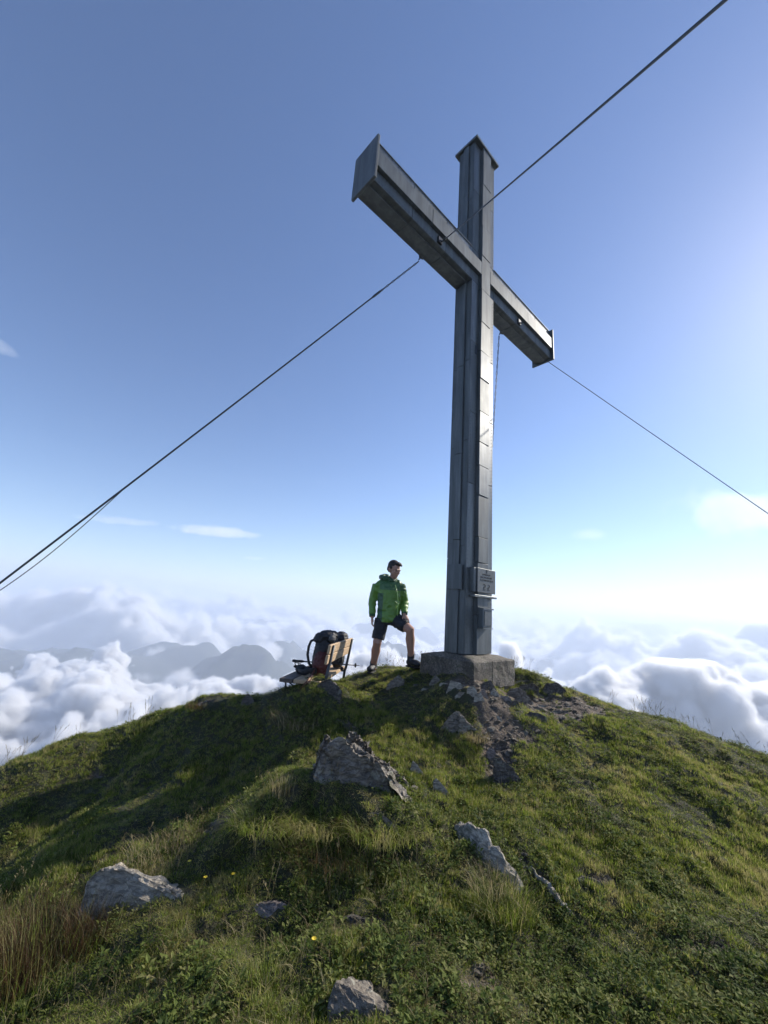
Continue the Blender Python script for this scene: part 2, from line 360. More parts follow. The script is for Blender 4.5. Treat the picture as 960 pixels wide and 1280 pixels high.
# arms: strips below and above, batten in between, bottom and top trims
ab0, ab1 = CZA - .2 * CHH, CZA + .2 * CHH
for s in (-1, 1):
    xs_ = sorted((s * (hw + .002), s * (CL - .004)))
    cuts = [xs_[0], xs_[0] + .78, xs_[0] + 1.55, xs_[1]]
    for sg in (-1, 1):
        ya, yb = (-hd, -hd + ce + .004) if sg < 0 else (hd - ce - .004, hd)
        for x0, x1 in zip(cuts, cuts[1:]):
            cpart('cladding_sheet', x0 + .003, x1 - .003, ya, yb, za0, ab0 - .004, M_METAL, tilt((x0 + x1) / 2, ya, za0, rnd.uniform(-.004, .004), 0, 0))
            cpart('cladding_sheet', x0 + .003, x1 - .003, ya, yb, ab1 + .004, za1, rnd.choice((M_METAL, M_METAL_L)), tilt((x0 + x1) / 2, ya, za1, rnd.uniform(-.004, .004), 0, 0))
        ya, yb = (-hd - pb, -hd + .01) if sg < 0 else (hd - .01, hd + pb)
        bc = [b1 + .003 if s > 0 else xs_[0], xs_[0] + 1.15, xs_[1] if s > 0 else b0 - .003]
        for x0, x1 in zip(bc, bc[1:]):
            cpart('batten_sheet', x0 + .002, x1 - .002, ya, yb, ab0, ab1, M_METAL)
    for (x0, x1) in zip(cuts, cuts[1:]):
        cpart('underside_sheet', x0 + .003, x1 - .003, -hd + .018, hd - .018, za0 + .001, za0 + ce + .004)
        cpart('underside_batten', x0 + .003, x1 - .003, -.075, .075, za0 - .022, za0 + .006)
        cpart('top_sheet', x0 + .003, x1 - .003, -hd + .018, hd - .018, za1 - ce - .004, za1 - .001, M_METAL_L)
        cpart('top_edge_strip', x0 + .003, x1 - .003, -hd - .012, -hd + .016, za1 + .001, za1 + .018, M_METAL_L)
    # corner patches where the strips of shaft and arm meet
    xa = sorted((s * (b1 + .004), s * hw))
    for ya, yb in ((-hd, -hd + ce + .004), (hd - ce - .004, hd)):
        cpart('corner_sheet', xa[0], xa[1], ya, yb, za0 + .002, ab0 - .004)
        cpart('corner_sheet', xa[0], xa[1], ya, yb, ab1 + .004, za1 - .002)
    # end plate
    xe = sorted((s * (CL - .03), s * (CL + .012)))
    cpart('end_plate', xe[0], xe[1], -hd - pb - .012, hd + pb + .012, za0 - OC, za1 + OC, M_METAL, None, .006)
    # bolt eye plates for the guy wires
    for yy in (-1, 1):
        cpart('wire_bracket', s * 1.2 - .045, s * 1.2 + .045, *(sorted((yy * (hd - .004), yy * (hd + .035)))), za0 + .02, za0 + .13, M_STEEL)
        bm = bmesh.new(); tube(bm, [(s * 1.2 - .02, yy * (hd + .03), za0 + .05), (s * 1.2, yy * (hd + .075), za0 + .02), (s * 1.2 + .02, yy * (hd + .03), za0 + .05)], .009, 6); from_bm('eye_bolt', bm, M_STEEL, cross)
# top cap
cpart('top_cap', -hw - OC, hw + OC, -hd - OC - pb * .6, hd + OC + pb * .6, CH - .01, CH + .045, M_METAL, None, .006)
cpart('cap_ridge', -hw - OC + .03, hw + OC - .03, -hd - .03, hd + .03, CH + .043, CH + .075, M_METAL, None, .01)
# bands round the shaft and patch plates
cpart('side_plate', -hw - .045, -hw - .03, -.13, .13, .85, 1.2)
cpart('patch_plate', b0 - .08, b0 - .03, -hd - .012, -hd + .002, 4.62, 4.78, M_STEEL)
# rivets, joined: far too small and many to pick apart
bm = bmesh.new()
for k in range(150):
    z = .1 + k * .059
    if za0 - .05 < z < za1 + .05: continue
    for x in (-hw + .03, b0 - .03, b1 + .03, hw - .03):
        box(bm, x - .004, x + .004, -hd - .005, -hd + .002, z - .004, z + .004)
for k in range(80):
    x = -CL + .06 + k * .0645
    if abs(x) < hw + .02: continue
    for z in (za0 + .03, ab0 - .03, ab1 + .03, za1 - .03):
        box(bm, x - .004, x + .004, -hd - .006, -hd + .002, z - .004, z + .004)
tag(from_bm('rivets', bm, M_STEEL, cross), kind='stuff')

# plaque with its raised inscription and the summit book box
M_PLAQ = mat_flat('plaque_bronze', (.1, .105, .105), .45, .7, .3, 25, .3)
M_DARK = mat_flat('dark_relief', (.02, .022, .024), .5, .4)
py0 = -hd - pb - .032
plq = cpart('plaque', b0 - .05, hw - .05, py0, -hd - pb - .008, .83, 1.17, M_PLAQ, None, .006)
def raised(cx, cz, w, h, parent=None, nm='inscription_mark'):
    return (cx - w / 2, cx + w / 2, py0 - .004, py0 + .002, cz - h / 2, cz + h / 2)
bm = bmesh.new(); cx = (b0 + hw - .1) / 2
for b in [raised(cx, 1.137, .012, .055), raised(cx, 1.147, .04, .012)]: box(bm, *b)                     # little cross at the top
from_bm('cross_emblem', bm, M_DARK, plq)
for row, (zc, w) in enumerate(((1.087, .2), (1.047, .3), (1.007, .32))):
    bm = bmesh.new(); x = cx - w / 2
    while x < cx + w / 2 - .01:
        ww = rnd.choice((.012, .016, .02)); box(bm, *raised(x + ww / 2, zc, ww, .02)); x += ww + rnd.choice((.006, .006, .02))
    from_bm('inscription_line', bm, M_DARK, plq)
for sx in (-1, 1):
    bm = bmesh.new(); X = cx + sx * .055
    box(bm, *raised(X, 0.947, .045, .01)); box(bm, *raised(X + .016, 0.929, .012, .026)); box(bm, *raised(X, 0.911, .045, .01)); box(bm, *raised(X - .016, 0.893, .012, .026)); box(bm, *raised(X, 0.875, .045, .01))
    from_bm('numeral', bm, M_DARK, plq)
cpart('plaque_bracket', b0 - .11, b0 - .05, py0 + .02, -hd + .01, .83, 1.17, M_METAL)
cpart('plaque_sill', b0 - .12, hw - .02, py0 - .006, -hd + .004, .765, .795, M_METAL_L)
bk = cpart('summit_book_box', b0 + .01, b1 - .03, -hd - pb - .09, -hd - pb - .004, .36, .61, M_METAL, None, .006)
bm = bmesh.new(); box(bm, b0 - .005, b1 - .015, -hd - pb - .105, -hd - pb + .0, .612, .63, tilt(0, -hd - pb, .61, .1, 0, 0)); from_bm('box_lid', bm, M_METAL_L, bk)
bm = bmesh.new(); box(bm, b0 + 0, b1 - .02, -hd - pb - .1, -hd - pb - .005, .345, .357); from_bm('box_base', bm, M_METAL_L, bk)
bm = bmesh.new(); box(bm, b0 + .035, b1 - .055, -hd - pb - .097, -hd - pb - .088, .39, .58, None, .002); from_bm('box_door', bm, M_PLAQ, bk)

# plinth of concrete blocks with a sloping mortar top
pl = tag(empty('plinth', CB, YAW), 'low rough concrete plinth of blocks under the big metal cross', 'plinth')
def pblock(x0, x1, y0, y1, z0, z1):
    bm = bmesh.new(); box(bm, x0, x1, y0, y1, z0, z1, None, .012); bmesh.ops.subdivide_edges(bm, edges=bm.edges[:], cuts=5, use_grid_fill=True)
    for v in bm.verts:
        v.co += Vector(mnoise.noise_vector(v.co * 9)) * .010 + Vector(mnoise.noise_vector(v.co * 31)) * .005
    return from_bm('block', bm, M_CONC, pl, False)
pblock(-.445, -.02, -.40, .10, -.40, -.055); pblock(-.016, .57, -.395, .10, -.40, -.057)
pblock(-.44, .05, .104, .50, -.42, -.056); pblock(.054, .575, .104, .50, -.42, -.055)
bm = bmesh.new()
lo = [bm.verts.new(p) for p in ((-.43, -.385, -.056), (.555, -.38, -.056), (.56, .485, -.056), (-.425, .485, -.056))]
hi = [bm.verts.new(p) for p in ((-hw - .03, -hd - .07, -.004), (hw + .03, -hd - .07, -.004), (hw + .03, hd + .07, -.004), (-hw - .03, hd + .07, -.004))]
for k in range(4): bm.faces.new((lo[k], lo[(k + 1) % 4], hi[(k + 1) % 4], hi[k]))
bm.faces.new(hi); bm.faces.new(lo[::-1])
bmesh.ops.subdivide_edges(bm, edges=bm.edges[:], cuts=6, use_grid_fill=True)
for v in bm.verts: v.co.z += mnoise.noise(v.co * 14) * .008 - .002
from_bm('mortar_bed', bm, M_CONC, pl, True)

# ------------------------------------------------------------------ guy wires
def local(x, y, z):
    return CB + Matrix.Rotation(YAW, 3, 'Z') @ Vector((x, y, z))
def guy(label, a, b, sag=.12, chain=.9, thick=.0085, anchor=True, extra=None):
    root = tag(empty('guy_wire', a), label, 'guy wire', 'steel guy wires of the cross')
    a = Vector(a); b = Vector(b); d = (b - a); Ld = d.length; dn = d.normalized()
    def P(t): return d * t + Vector((0, 0, -sag * 4 * t * (1 - t)))
    t0 = chain / Ld
    # chain near the arm: short alternating links, then a turnbuckle
    if chain:
        nl = int(chain / .066)
        me = None
        for k in range(nl):
            c = P(t0 * (k + .5) / nl)
            if me is None:
                bm = bmesh.new(); rr = []
                ring = [(math.cos(2 * math.pi * q / 10) * .011, 0, math.sin(2 * math.pi * q / 10) * .04) for q in range(11)]
                tube(bm, ring, .006, 5, False)
                me = bpy.data.meshes.new('chain_link'); bm.to_mesh(me); bm.free(); me.materials.append(M_STEEL)
            o = bpy.data.objects.new('chain_link', me); COL.objects.link(o); o.parent = root; o.location = c
            o.rotation_mode = 'QUATERNION'; o.rotation_quaternion = dn.to_track_quat('Z', 'Y') @ Matrix.Rotation(R(90 * (k % 2)), 3, 'Z').to_quaternion()
    bm = bmesh.new(); n = 60
    tube(bm, [P(t0 + (1 - t0) * k / n) for k in range(n + 1)], thick, 6); from_bm('cable', bm, M_WIRE, root, True)
    bm = bmesh.new(); tube(bm, [P(t0 * .96), P(t0 * 1.02), P(t0 * 1.16), P(t0 * 1.2)], [.009, .019, .019, .009], 8); from_bm('turnbuckle', bm, M_STEEL, root, True)
    if anchor:
        bm = bmesh.new(); tube(bm, [P(1) + Vector((0, 0, .12)) - dn * .0, P(1) + Vector((0, 0, -.35))], .02, 8); from_bm('ground_anchor', bm, M_STEEL, root, True)
    return root, P
def on_plane(a, pix, end):
    """slide the ground end sideways until the straight wire crosses the sight line of that pixel"""
    a = Vector(a); nrm = a.cross(ray(*pix)); end = Vector(end)
    ax = 0 if abs(nrm.x) > abs(nrm.y) else 1
    if ax == 0: end.x = -(nrm.y * end.y + nrm.z * end.z) / nrm.x
    else: end.y = -(nrm.x * end.x + nrm.z * end.z) / nrm.y
    return end
g1 = local(-1.2, -hd - .075, za0 + .02); _q = at(895, 0, 1.15); e1 = g1 + (_q - g1) * ((g1.z + 2.2) / (g1.z - _q.z))
g2 = local(-1.2, hd + .075, za0 + .02 - .03); e2 = on_plane(g2, (0, 724), (-8.6, 3.3, -4.2))
g3_ = local(CL + .02, 0, za0 + .1); e3 = on_plane(g3_, (960, 640), (11.2, 8.2, -5.4))
g4 = local(1.2, hd + .075, za0 + .02 - .03); e4 = on_plane(g4, (617, 530), (2.3, 12.5, -4.7))
print('GUYS', e1, e2, e3, e4)
guy('steel guy wire from the left cross arm rising out of the top of the picture', g1, e1, .05, .12)
r2, P2 = guy('steel guy wire with a loose thin end running down to the left', g2, e2, .05, .95, .011)
guy('thin guy wire from the right end of the cross arm', g3_, e3, .03, 0, .007)
guy('chain and guy wire dropping behind the shaft from the right arm', g4, e4, .03, 2.4, .006)
# loose strand below the left wire
bm = bmesh.new(); pts = []
for k in range(25):
    t = k / 24; tt = .44 + .17 * t
    pts.append(P2(tt) + Vector((0, 0, -.12 * math.sin(math.pi * t) ** 1.1)))
tube(bm, pts, .005, 5); from_bm('loose_strand', bm, M_WIRE, r2, True)
#--PART3--

# ------------------------------------------------------------------ rocks
def rock1(label, outline, y, front=.25, back=.3, mat=None, rough=.03, seed=0, name='rock', group=None, lean=.0, cuts=4, strata=(.35, .15, 1)):
    """outline: photo pixels of the rock's profile seen from the camera, at distance y; real depth in front and behind"""
    rn = random.Random(seed * 77 + 5)
    bx_ = sum(q[0] for q in outline) / len(outline); by_ = max(q[1] for q in outline)
    if by_ < 1280: y = ground_hit(bx_, by_ - 3, y).y
    y = min(y + front * .5, 7.2); t_ = min(q[1] for q in outline)
    P = [at(px, py, y + .45 * back * (by_ - py) / max(by_ - t_, 1)) for px, py in outline]
    base = min(P, key=lambda q: q.z).z
    top = max(q.z for q in P); hh = max(top - base, .03)
    c = sum(P, Vector()) / len(P)
    gz = hz(c.x, c.y)
    bm = bmesh.new()
    for q in P:
        k = (q.z - base) / hh
        bm.verts.new(q)
        # front foot and back foot of the same rib of stone
        for dy, dr in ((-front, 1), (back, 1)):
            s = 1 - .55 * k
            for m in ((.55, .35), (1, 1)):
                yy = q.y + dy * m[0] * (.45 if dy < 0 else 1) * (1.0 if k > .5 else .75) * rn.uniform(.75, 1.15)
                xx = c.x + (q.x - c.x) * (1 - .25 * m[0] * (k if dy > 0 else k * .6)) + rn.uniform(-.03, .03) * hh + lean * dy * m[0]
                zz = q.z - hh * m[1] * (.25 + .75 * k) * rn.uniform(.8, 1.1)
                if m[1] == 1: zz = min(zz, gz - .06)
                bm.verts.new((xx, yy, zz))
    r = bmesh.ops.convex_hull(bm, input=bm.verts)
    bmesh.ops.delete(bm, geom=list({g for g in r['geom_interior'] + r['geom_unused'] if isinstance(g, bmesh.types.BMVert)}), context='VERTS')
    bmesh.ops.remove_doubles(bm, verts=bm.verts, dist=.004)
    size = max(hh, (max(q.x for q in P) - min(q.x for q in P)))
    for _k in range(9):      # knock corners off so that it breaks in flat faces
        nv = Vector((rn.gauss(0, 1), rn.gauss(-.3, 1), rn.gauss(.25, .5))).normalized()
        far = max(v.co.dot(nv) for v in bm.verts); cc = Vector((c.x, y, (base + top) / 2)).dot(nv)
        cut = far - (far - cc) * rn.uniform(.03, .16)
        g = bmesh.ops.bisect_plane(bm, geom=bm.verts[:] + bm.edges[:] + bm.faces[:], plane_co=nv * cut, plane_no=nv, clear_outer=True)
        es = [e for e in g['geom_cut'] if isinstance(e, bmesh.types.BMEdge)]
        if es: bmesh.ops.holes_fill(bm, edges=es)
    bmesh.ops.triangulate(bm, faces=bm.faces[:])
    for _ in range(cuts):
        es = [e for e in bm.edges if e.calc_length() > size / 22]
        if not es: break
        bmesh.ops.subdivide_edges(bm, edges=es, cuts=1)
        bmesh.ops.triangulate(bm, faces=[f for f in bm.faces if len(f.verts) > 3])
    bm.normal_update()
    ax = Vector(strata).normalized()
    for v in bm.verts:
        p = v.co * (2.2 / max(size, .15)); off = Vector((seed * 3.1, seed * 1.7, 0))
        n = mnoise.fractal(p + off, .9, 2.1, 4) * .9
        # bedding: stepped ledges along the stratification axis
        s = (v.co.dot(ax)) * (14 / max(size, .25)) + mnoise.noise(p * 1.3 + off) * 1.2
        st = (s - math.floor(s)); st = (st ** 3 if st < .9 else (1 - st) * 7.3) - .25
        rg = 1 - abs(mnoise.noise(p * 2.6 + off)) * 2.6 + .5 * (1 - abs(mnoise.noise(p * 6.1 - off)) * 2.4)
        v.co += v.normal * (n * rough * .8 - rg * rough * .38 * (1 if size > .25 else .4) + st * rough * .45) * min(1, size * 2.0)
    bmesh.ops.translate(bm, verts=bm.verts, vec=-Vector((c.x, c.y, gz)))
    me = bpy.data.meshes.new(name); bm.to_mesh(me); bm.free()
    ROCKS.append((c.x, c.y, (max(q.x for q in P) - min(q.x for q in P)) / 2, (front + back) / 2))
    return me, Vector((c.x, c.y, gz))
def rock(label, outlines, y, front=.25, back=.3, mat=None, rough=.03, seed=0, name='rock', group=None, lean=.0, cuts=4):
    if not isinstance(outlines[0], list): outlines = [outlines]
    bm = bmesh.new(); org = None
    for k, ol in enumerate(outlines):
        me, c = rock1(label, ol, y, front, back, mat, rough, seed + 50 * k, name, group, lean, cuts)
        if org is None: org = c
        me.transform(Matrix.Translation(c - org)); bm.from_mesh(me); bpy.data.meshes.remove(me)
    o = from_bm(name, bm, mat or M_ROCK, None, False); o.location = org
    return tag(o, label, 'rock', group)
ROCKS = []; ROCK_OBS = []
rock('large jagged grey outcrop of schist in the middle of the turf below the bench', [[(374, 990), (386, 962), (398, 938), (412, 924), (436, 922), (456, 936), (476, 956), (500, 975), (521, 990), (450, 996)], [(388, 975), (398, 934), (408, 917), (418, 920), (426, 938), (420, 968)], [(418, 960), (428, 922), (438, 911), (448, 914), (462, 932), (478, 952), (470, 966)], [(398, 990), (410, 960), (430, 950), (444, 962), (440, 990)], [(455, 985), (466, 944), (482, 950), (504, 968), (520, 987)], [(380, 988), (388, 968), (400, 962), (408, 988)]], 4.15, .10, .22, M_ROCK, .085, 1, cuts=6)
rock('sharp grey rock with lichen beside the reddish dry grass at bottom left', [[(98, 1134), (106, 1100), (126, 1080), (142, 1079), (180, 1096), (215, 1114), (249, 1141), (190, 1148)], [(120, 1130), (128, 1084), (146, 1081), (170, 1098), (178, 1140)], [(170, 1146), (186, 1108), (206, 1108), (232, 1124), (248, 1142)]], 2.85, .08, .2, M_ROCK_W, .035, 2, cuts=5)
rock('grey slanting rock cut off by the bottom edge of the picture', [[(408, 1290), (412, 1245), (420, 1229), (436, 1231), (452, 1242), (475, 1258), (500, 1272), (520, 1290), (470, 1310)]], 2.02, .14, .2, M_ROCK, .025, 3, cuts=5)
def slab(label, line, heights, thick, mat, seed, dip=.5):
    """a bed of stone standing on edge: follows a line over the ground, thin, broken along its upper edge"""
    rn = random.Random(seed); pts = [ground_hit(*q) for q in line]; P = []
    n = 26
    for k in range(n + 1):
        t = k / n * (len(pts) - 1); i = min(int(t), len(pts) - 2); p = pts[i].lerp(pts[i + 1], t - i); h = heights[i] * (1 - t + i) + heights[i + 1] * (t - i); P.append((p, h))
    bm = bmesh.new(); rings = []; o0 = P[0][0].copy()
    d = (P[-1][0] - P[0][0]); d.z = 0; d.normalize(); s_ = Vector((-d.y, d.x, 0)); up = (Vector((0, 0, 1)) + s_ * -dip).normalized()
    for p, h in P:
        h = max(.004, h * (1 + .35 * mnoise.noise(p * 14)) + .01 * rn.uniform(-1, 1)); w = thick * (1 + .5 * mnoise.noise(p * 9)); j = lambda: Vector((rn.uniform(-1, 1), rn.uniform(-1, 1), rn.uniform(-1, 1))) * .004
        q = Vector((p.x, p.y, hz(p.x, p.y))) - o0
        rings.append([bm.verts.new(q + v + j()) for v in (s_ * -w * 1.6 - up * .12, s_ * -w * 1.0 + up * h * .35, s_ * -w * .55 + up * h * .8, s_ * -w * .2 + up * h, s_ * w * .5 + up * h * .96, s_ * w * .7 + up * h * .6, s_ * w * .9 - up * .12)])
    for a, b in zip(rings, rings[1:]):
        for k in range(6): bm.faces.new((a[k], a[k + 1], b[k + 1], b[k]))
    bm.faces.new(rings[0][::-1]); bm.faces.new(rings[-1])
    bmesh.ops.triangulate(bm, faces=bm.faces[:]); bmesh.ops.subdivide_edges(bm, edges=bm.edges[:], cuts=1); bm.normal_update()
    for v in bm.verts: v.co += v.normal * mnoise.fractal(v.co * 22, .8, 2, 3) * .007
    bmesh.ops.recalc_face_normals(bm, faces=bm.faces[:])
    o = from_bm('rock', bm, mat, None, False); o.location = o0; ROCKS.append((*(P[n // 2][0].xy), .05, .05)); return tag(o, label, 'rock')
slab('long tilted slab with a pale upper edge above the green grass tuft', [(572, 1034), (592, 1058), (618, 1086), (652, 1118)], [.04, .13, .11, .02], .035, M_ROCK_W, 4, -.3)
slab('thin pale slab edge lying just right of the long tilted slab', [(650, 1078), (672, 1098), (695, 1122), (716, 1146)], [.015, .04, .04, .015], .024, M_ROCK_W, 5)
rock('flat pinkish stone lying in the turf near the bottom', [[(308, 1138), (322, 1129), (356, 1128), (373, 1136), (368, 1150), (345, 1157), (320, 1152)]], 2.78, .02, .14, M_ROCK_P, .015, 6)
rock('pointed grey rock between the big outcrop and the plinth', [[(548, 915), (556, 900), (568, 889), (574, 887), (582, 898), (586, 918), (566, 924)], [(572, 915), (576, 893), (590, 906), (604, 921), (590, 926)]], 4.75, .08, .15, M_ROCK, .03, 7)
rock('dark slab leaning beside the worn path below the pale stones', [[(616, 945), (626, 948), (640, 958), (652, 975), (656, 983), (638, 982), (622, 968)]], 4.35, .04, .12, M_ROCK_D, .02, 8)
rock('rounded dark rock at the foot of the wooden bench', [[(388, 876), (394, 860), (402, 851), (414, 847), (421, 853), (427, 864), (428, 876)]], 5.0, .06, .2, M_ROCK_D, .03, 9)
rock("low grey rock in the turf beside the hiker's feet", [[(482, 862), (487, 852), (498, 843), (505, 847), (507, 858), (496, 864)]], 5.75, .05, .15, M_ROCK, .03, 10)
rock('small upright stone on the skyline left of the bench', [[(300, 886), (303, 872), (309, 866), (315, 871), (319, 880), (322, 888)]], 5.3, .05, .1, M_ROCK_D, .02, 11)
rock('dark stone added for the shaded top of the brown grass mound on the left skyline', [[(236, 892), (244, 882), (256, 876), (268, 875), (280, 881), (290, 892), (264, 898)]], 5.55, .1, .3, M_ROCK_D, .03, 12)  # added stone for the grass mound's top; dark colour stands for its shade
rock('dark weathered rock on the skyline right of the plinth', [[(676, 868), (684, 854), (694, 850), (706, 860), (716, 872), (700, 876)]], 6.4, .1, .3, M_ROCK_D, .03, 13)
rock('flat pale stone half sunk in the turf right of the shaded grass hump', [[(460, 1016), (468, 1014), (484, 1022), (500, 1036), (498, 1040), (480, 1034)]], 3.5, .02, .06, M_ROCK, .012, 14)
rock('small pale wedge of stone right of the big outcrop', [[(512, 962), (516, 950), (522, 956), (530, 968), (532, 974), (520, 974)]], 4.2, .03, .08, M_ROCK_W, .02, 15)
rock('pale sliver of stone below the small wedge of the outcrop', [[(541, 974), (545, 972), (554, 982), (562, 992), (556, 996), (546, 986)]], 3.95, .03, .06, M_ROCK_W, .015, 16)
rock('pale broken stone at the left edge of the worn path', [[(608, 938), (614, 931), (620, 941), (623, 952), (614, 954)]], 4.6, .03, .08, M_ROCK_P, .02, 17)
rock('brown half buried stone on the right hand slope', [[(718, 1100), (730, 1095), (746, 1099), (758, 1107), (745, 1111), (726, 1108)]], 3.15, .02, .08, M_ROCK_D, .02, 18)
rock('grey tip of stone showing through the shaded grass hump', [[(356, 1008), (360, 998), (370, 997), (374, 1006), (366, 1014)]], 3.62, .03, .08, M_ROCK, .02, 19)
rock('dark clod of stone in the turf above the bottom rock', [[(422, 1158), (428, 1148), (440, 1145), (450, 1152), (462, 1149), (468, 1156), (450, 1163)]], 2.7, .02, .08, M_ROCK_D, .02, 20)
# pale tilted stones by the path: (x, y, width px, height px, distance)
PS = [  # x, y, width, height in photo pixels, distance, stone, label
    (547, 851, 12, 10, 5.55, M_ROCK, 'small grey slab of stone nearest the left corner of the plinth'), (556, 857, 10, 12, 5.45, M_ROCK_W, 'pale upright splinter of stone just below the left face of the plinth'),
    (570, 857, 12, 14, 5.35, M_ROCK_W, 'pale stone leaning to the left below the near plinth corner'), (578, 868, 10, 12, 5.2, M_ROCK, 'grey stone in the turf between the pointed rock and the plinth'),
    (584, 880, 16, 8, 5.05, M_ROCK, 'flat grey stone just above the tip of the pointed rock'), (598, 876, 10, 14, 5.15, M_ROCK_W, 'tallest pale tilted stone at the top of the worn path'),
    (604, 868, 8, 9, 5.3, M_ROCK_P, 'tiny pinkish stone tucked above the tallest tilted stone'), (613, 884, 14, 8, 5.05, M_ROCK_D, 'dark flat stone right of the tallest tilted stone'),
    (590, 866, 9, 12, 5.3, M_ROCK_W, 'pale stone directly under the near corner of the plinth'), (620, 868, 9, 10, 5.35, M_ROCK_W, 'small pale upright stone under the right face of the plinth'),
    (632, 872, 12, 12, 5.4, M_ROCK_P, 'pinkish tilted stone under the right face of the plinth'), (640, 882, 22, 9, 5.3, M_ROCK_D, 'long dark flat stone in the trodden soil below the plinth'),
    (655, 876, 16, 10, 5.6, M_ROCK, 'grey wedge of stone at the upper edge of the trodden soil'), (666, 884, 22, 8, 5.4, M_ROCK, 'long grey flat stone right of the long dark one'),
    (684, 882, 24, 8, 5.5, M_ROCK_W, 'longest pale flat stone in the trodden soil'), (700, 890, 18, 8, 5.4, M_ROCK, 'grey stone right of the longest pale flat stone'),
    (672, 895, 20, 7, 5.2, M_ROCK_D, 'dark flat stone at the lower edge of the trodden soil'), (690, 874, 12, 8, 5.9, M_ROCK_D, 'dark stone under the weathered skyline rock'),
    (716, 884, 14, 6, 5.7, M_ROCK_D, 'dark low stone near the right end of the trodden soil'), (727, 890, 16, 6, 5.7, M_ROCK, 'grey low stone where the trodden soil ends on the right'),
    (632, 895, 14, 8, 5.1, M_ROCK_P, 'pinkish stone where the worn path turns downhill'), (622, 900, 9, 9, 5.0, M_ROCK_W, 'white stone at the bend of the worn path'),
    (646, 868, 18, 12, 5.8, M_ROCK, 'blocky grey stone below the right corner of the plinth'), (610, 858, 14, 10, 5.5, M_ROCK_D, 'dark stone against the foot of the right plinth face'),
    (628, 856, 16, 8, 5.7, M_ROCK, 'grey stone bedded against the right plinth face'), (662, 862, 18, 12, 6.1, M_ROCK_D, 'dark stone where the turf begins right of the plinth'),
    (655, 852, 14, 8, 6.3, M_ROCK, 'grey stone on the skyline touching the right end of the plinth'), (600, 890, 11, 7, 4.95, M_ROCK_W, 'pale stone right of the pointed rock'),
    (570, 875, 12, 7, 5.1, M_ROCK_D, 'dark stone in the turf above left of the pointed rock'), (534, 862, 12, 7, 5.4, M_ROCK, "grey stone in the turf in front of the hiker's raised foot"),
    (524, 856, 10, 6, 5.6, M_ROCK_D, "dark stone close to the hiker's raised foot"), (562, 868, 9, 8, 5.2, M_ROCK_W, 'pale chip of stone in the turf left of the plinth corner'),
    (638, 912, 9, 7, 4.85, M_ROCK_P, 'pinkish stone in the middle of the steep worn path'), (628, 922, 8, 8, 4.75, M_ROCK_W, 'pale stone lowest in the steep worn path'), (618, 914, 8, 6, 4.85, M_ROCK, 'grey stone on the left side of the steep worn path')]
for i, (px, py, w, h, y, mt, lb) in enumerate(PS):
    rn = random.Random(i * 13 + 1); k = rn.uniform(.15, .4); w *= 1.6; h *= 1.5
    J = lambda: rn.uniform(-.12, .12)
    rock(lb, [(px + w * (a + J()), py + h * (b + J())) for a, b in rn.choice((((-.5, .35), (-.42, -.1), (-.2, -.45), (.1, -.35), (.5, .3), (.1, .55)), ((-.5, .3), (-.3, -.4), (.15, -.45), (.42, -.05), (.5, .4), (0, .55)), ((-.5, .2), (-.35, -.25), (.3, -.1), (.55, .35), (.2, .5), (-.2, .5))))],
         y, rn.uniform(.02, .05), rn.uniform(.05, .12), mt, .02, 30 + i, 'stone', 'stones bedded round the plinth and path', cuts=3)

# ------------------------------------------------------------------ scattered stuff: points carry variant, scale and rotation; geometry nodes put the meshes on them
def scatter(name, label, pts, rots, scales, variants, meshes, mat):
    me = bpy.data.meshes.new(name); me.vertices.add(len(pts)); me.vertices.foreach_set('co', pts.astype(np.float32).ravel())
    for nm, typ, arr, key in (('rot', 'FLOAT_VECTOR', rots, 'vector'), ('scl', 'FLOAT_VECTOR', scales, 'vector'), ('var', 'INT', variants, 'value')):
        a = me.attributes.new(nm, typ, 'POINT'); a.data.foreach_set(key, arr.astype(np.int32 if typ == 'INT' else np.float32).ravel())
    o = link(name, me); tag(o, label, kind='stuff')
    g = bpy.data.node_groups.new(name, 'GeometryNodeTree')
    g.interface.new_socket('Geometry', in_out='INPUT', socket_type='NodeSocketGeometry'); g.interface.new_socket('Geometry', in_out='OUTPUT', socket_type='NodeSocketGeometry')
    N, L = g.nodes, g.links; gi = N.new('NodeGroupInput'); go = N.new('NodeGroupOutput'); join = N.new('GeometryNodeJoinGeometry')
    def attr(nm, ty):
        a = N.new('GeometryNodeInputNamedAttribute'); a.data_type = ty; a.inputs['Name'].default_value = nm; return a.outputs[0]
    va = attr('var', 'INT'); ra = attr('rot', 'FLOAT_VECTOR'); sa = attr('scl', 'FLOAT_VECTOR')
    for k, src in enumerate(meshes):
        holder = bpy.data.objects.new(name + '_sprig', src)      # not linked: only a mesh source for the instances
        holder.hide_render = False
        inf = N.new('GeometryNodeObjectInfo'); inf.inputs['Object'].default_value = holder; inf.inputs['As Instance'].default_value = True
        cmp_ = N.new('FunctionNodeCompare'); cmp_.data_type = 'INT'; cmp_.operation = 'EQUAL'
        ia = [i for i in cmp_.inputs if i.type == 'INT']; L.new(va, ia[0]); ia[1].default_value = k
        ip = N.new('GeometryNodeInstanceOnPoints'); L.new(gi.outputs[0], ip.inputs['Points']); L.new(cmp_.outputs[0], ip.inputs['Selection'])
        L.new(inf.outputs['Geometry'], ip.inputs['Instance']); L.new(sa, ip.inputs['Scale'])
        e2r = N.new('FunctionNodeEulerToRotation'); L.new(ra, e2r.inputs[0]); L.new(e2r.outputs[0], ip.inputs['Rotation'])
        L.new(ip.outputs[0], join.inputs[0])
    L.new(join.outputs[0], go.inputs[0])
    md = o.modifiers.new('scatter', 'NODES'); md.node_group = g
    me.materials.append(mat)
    return o

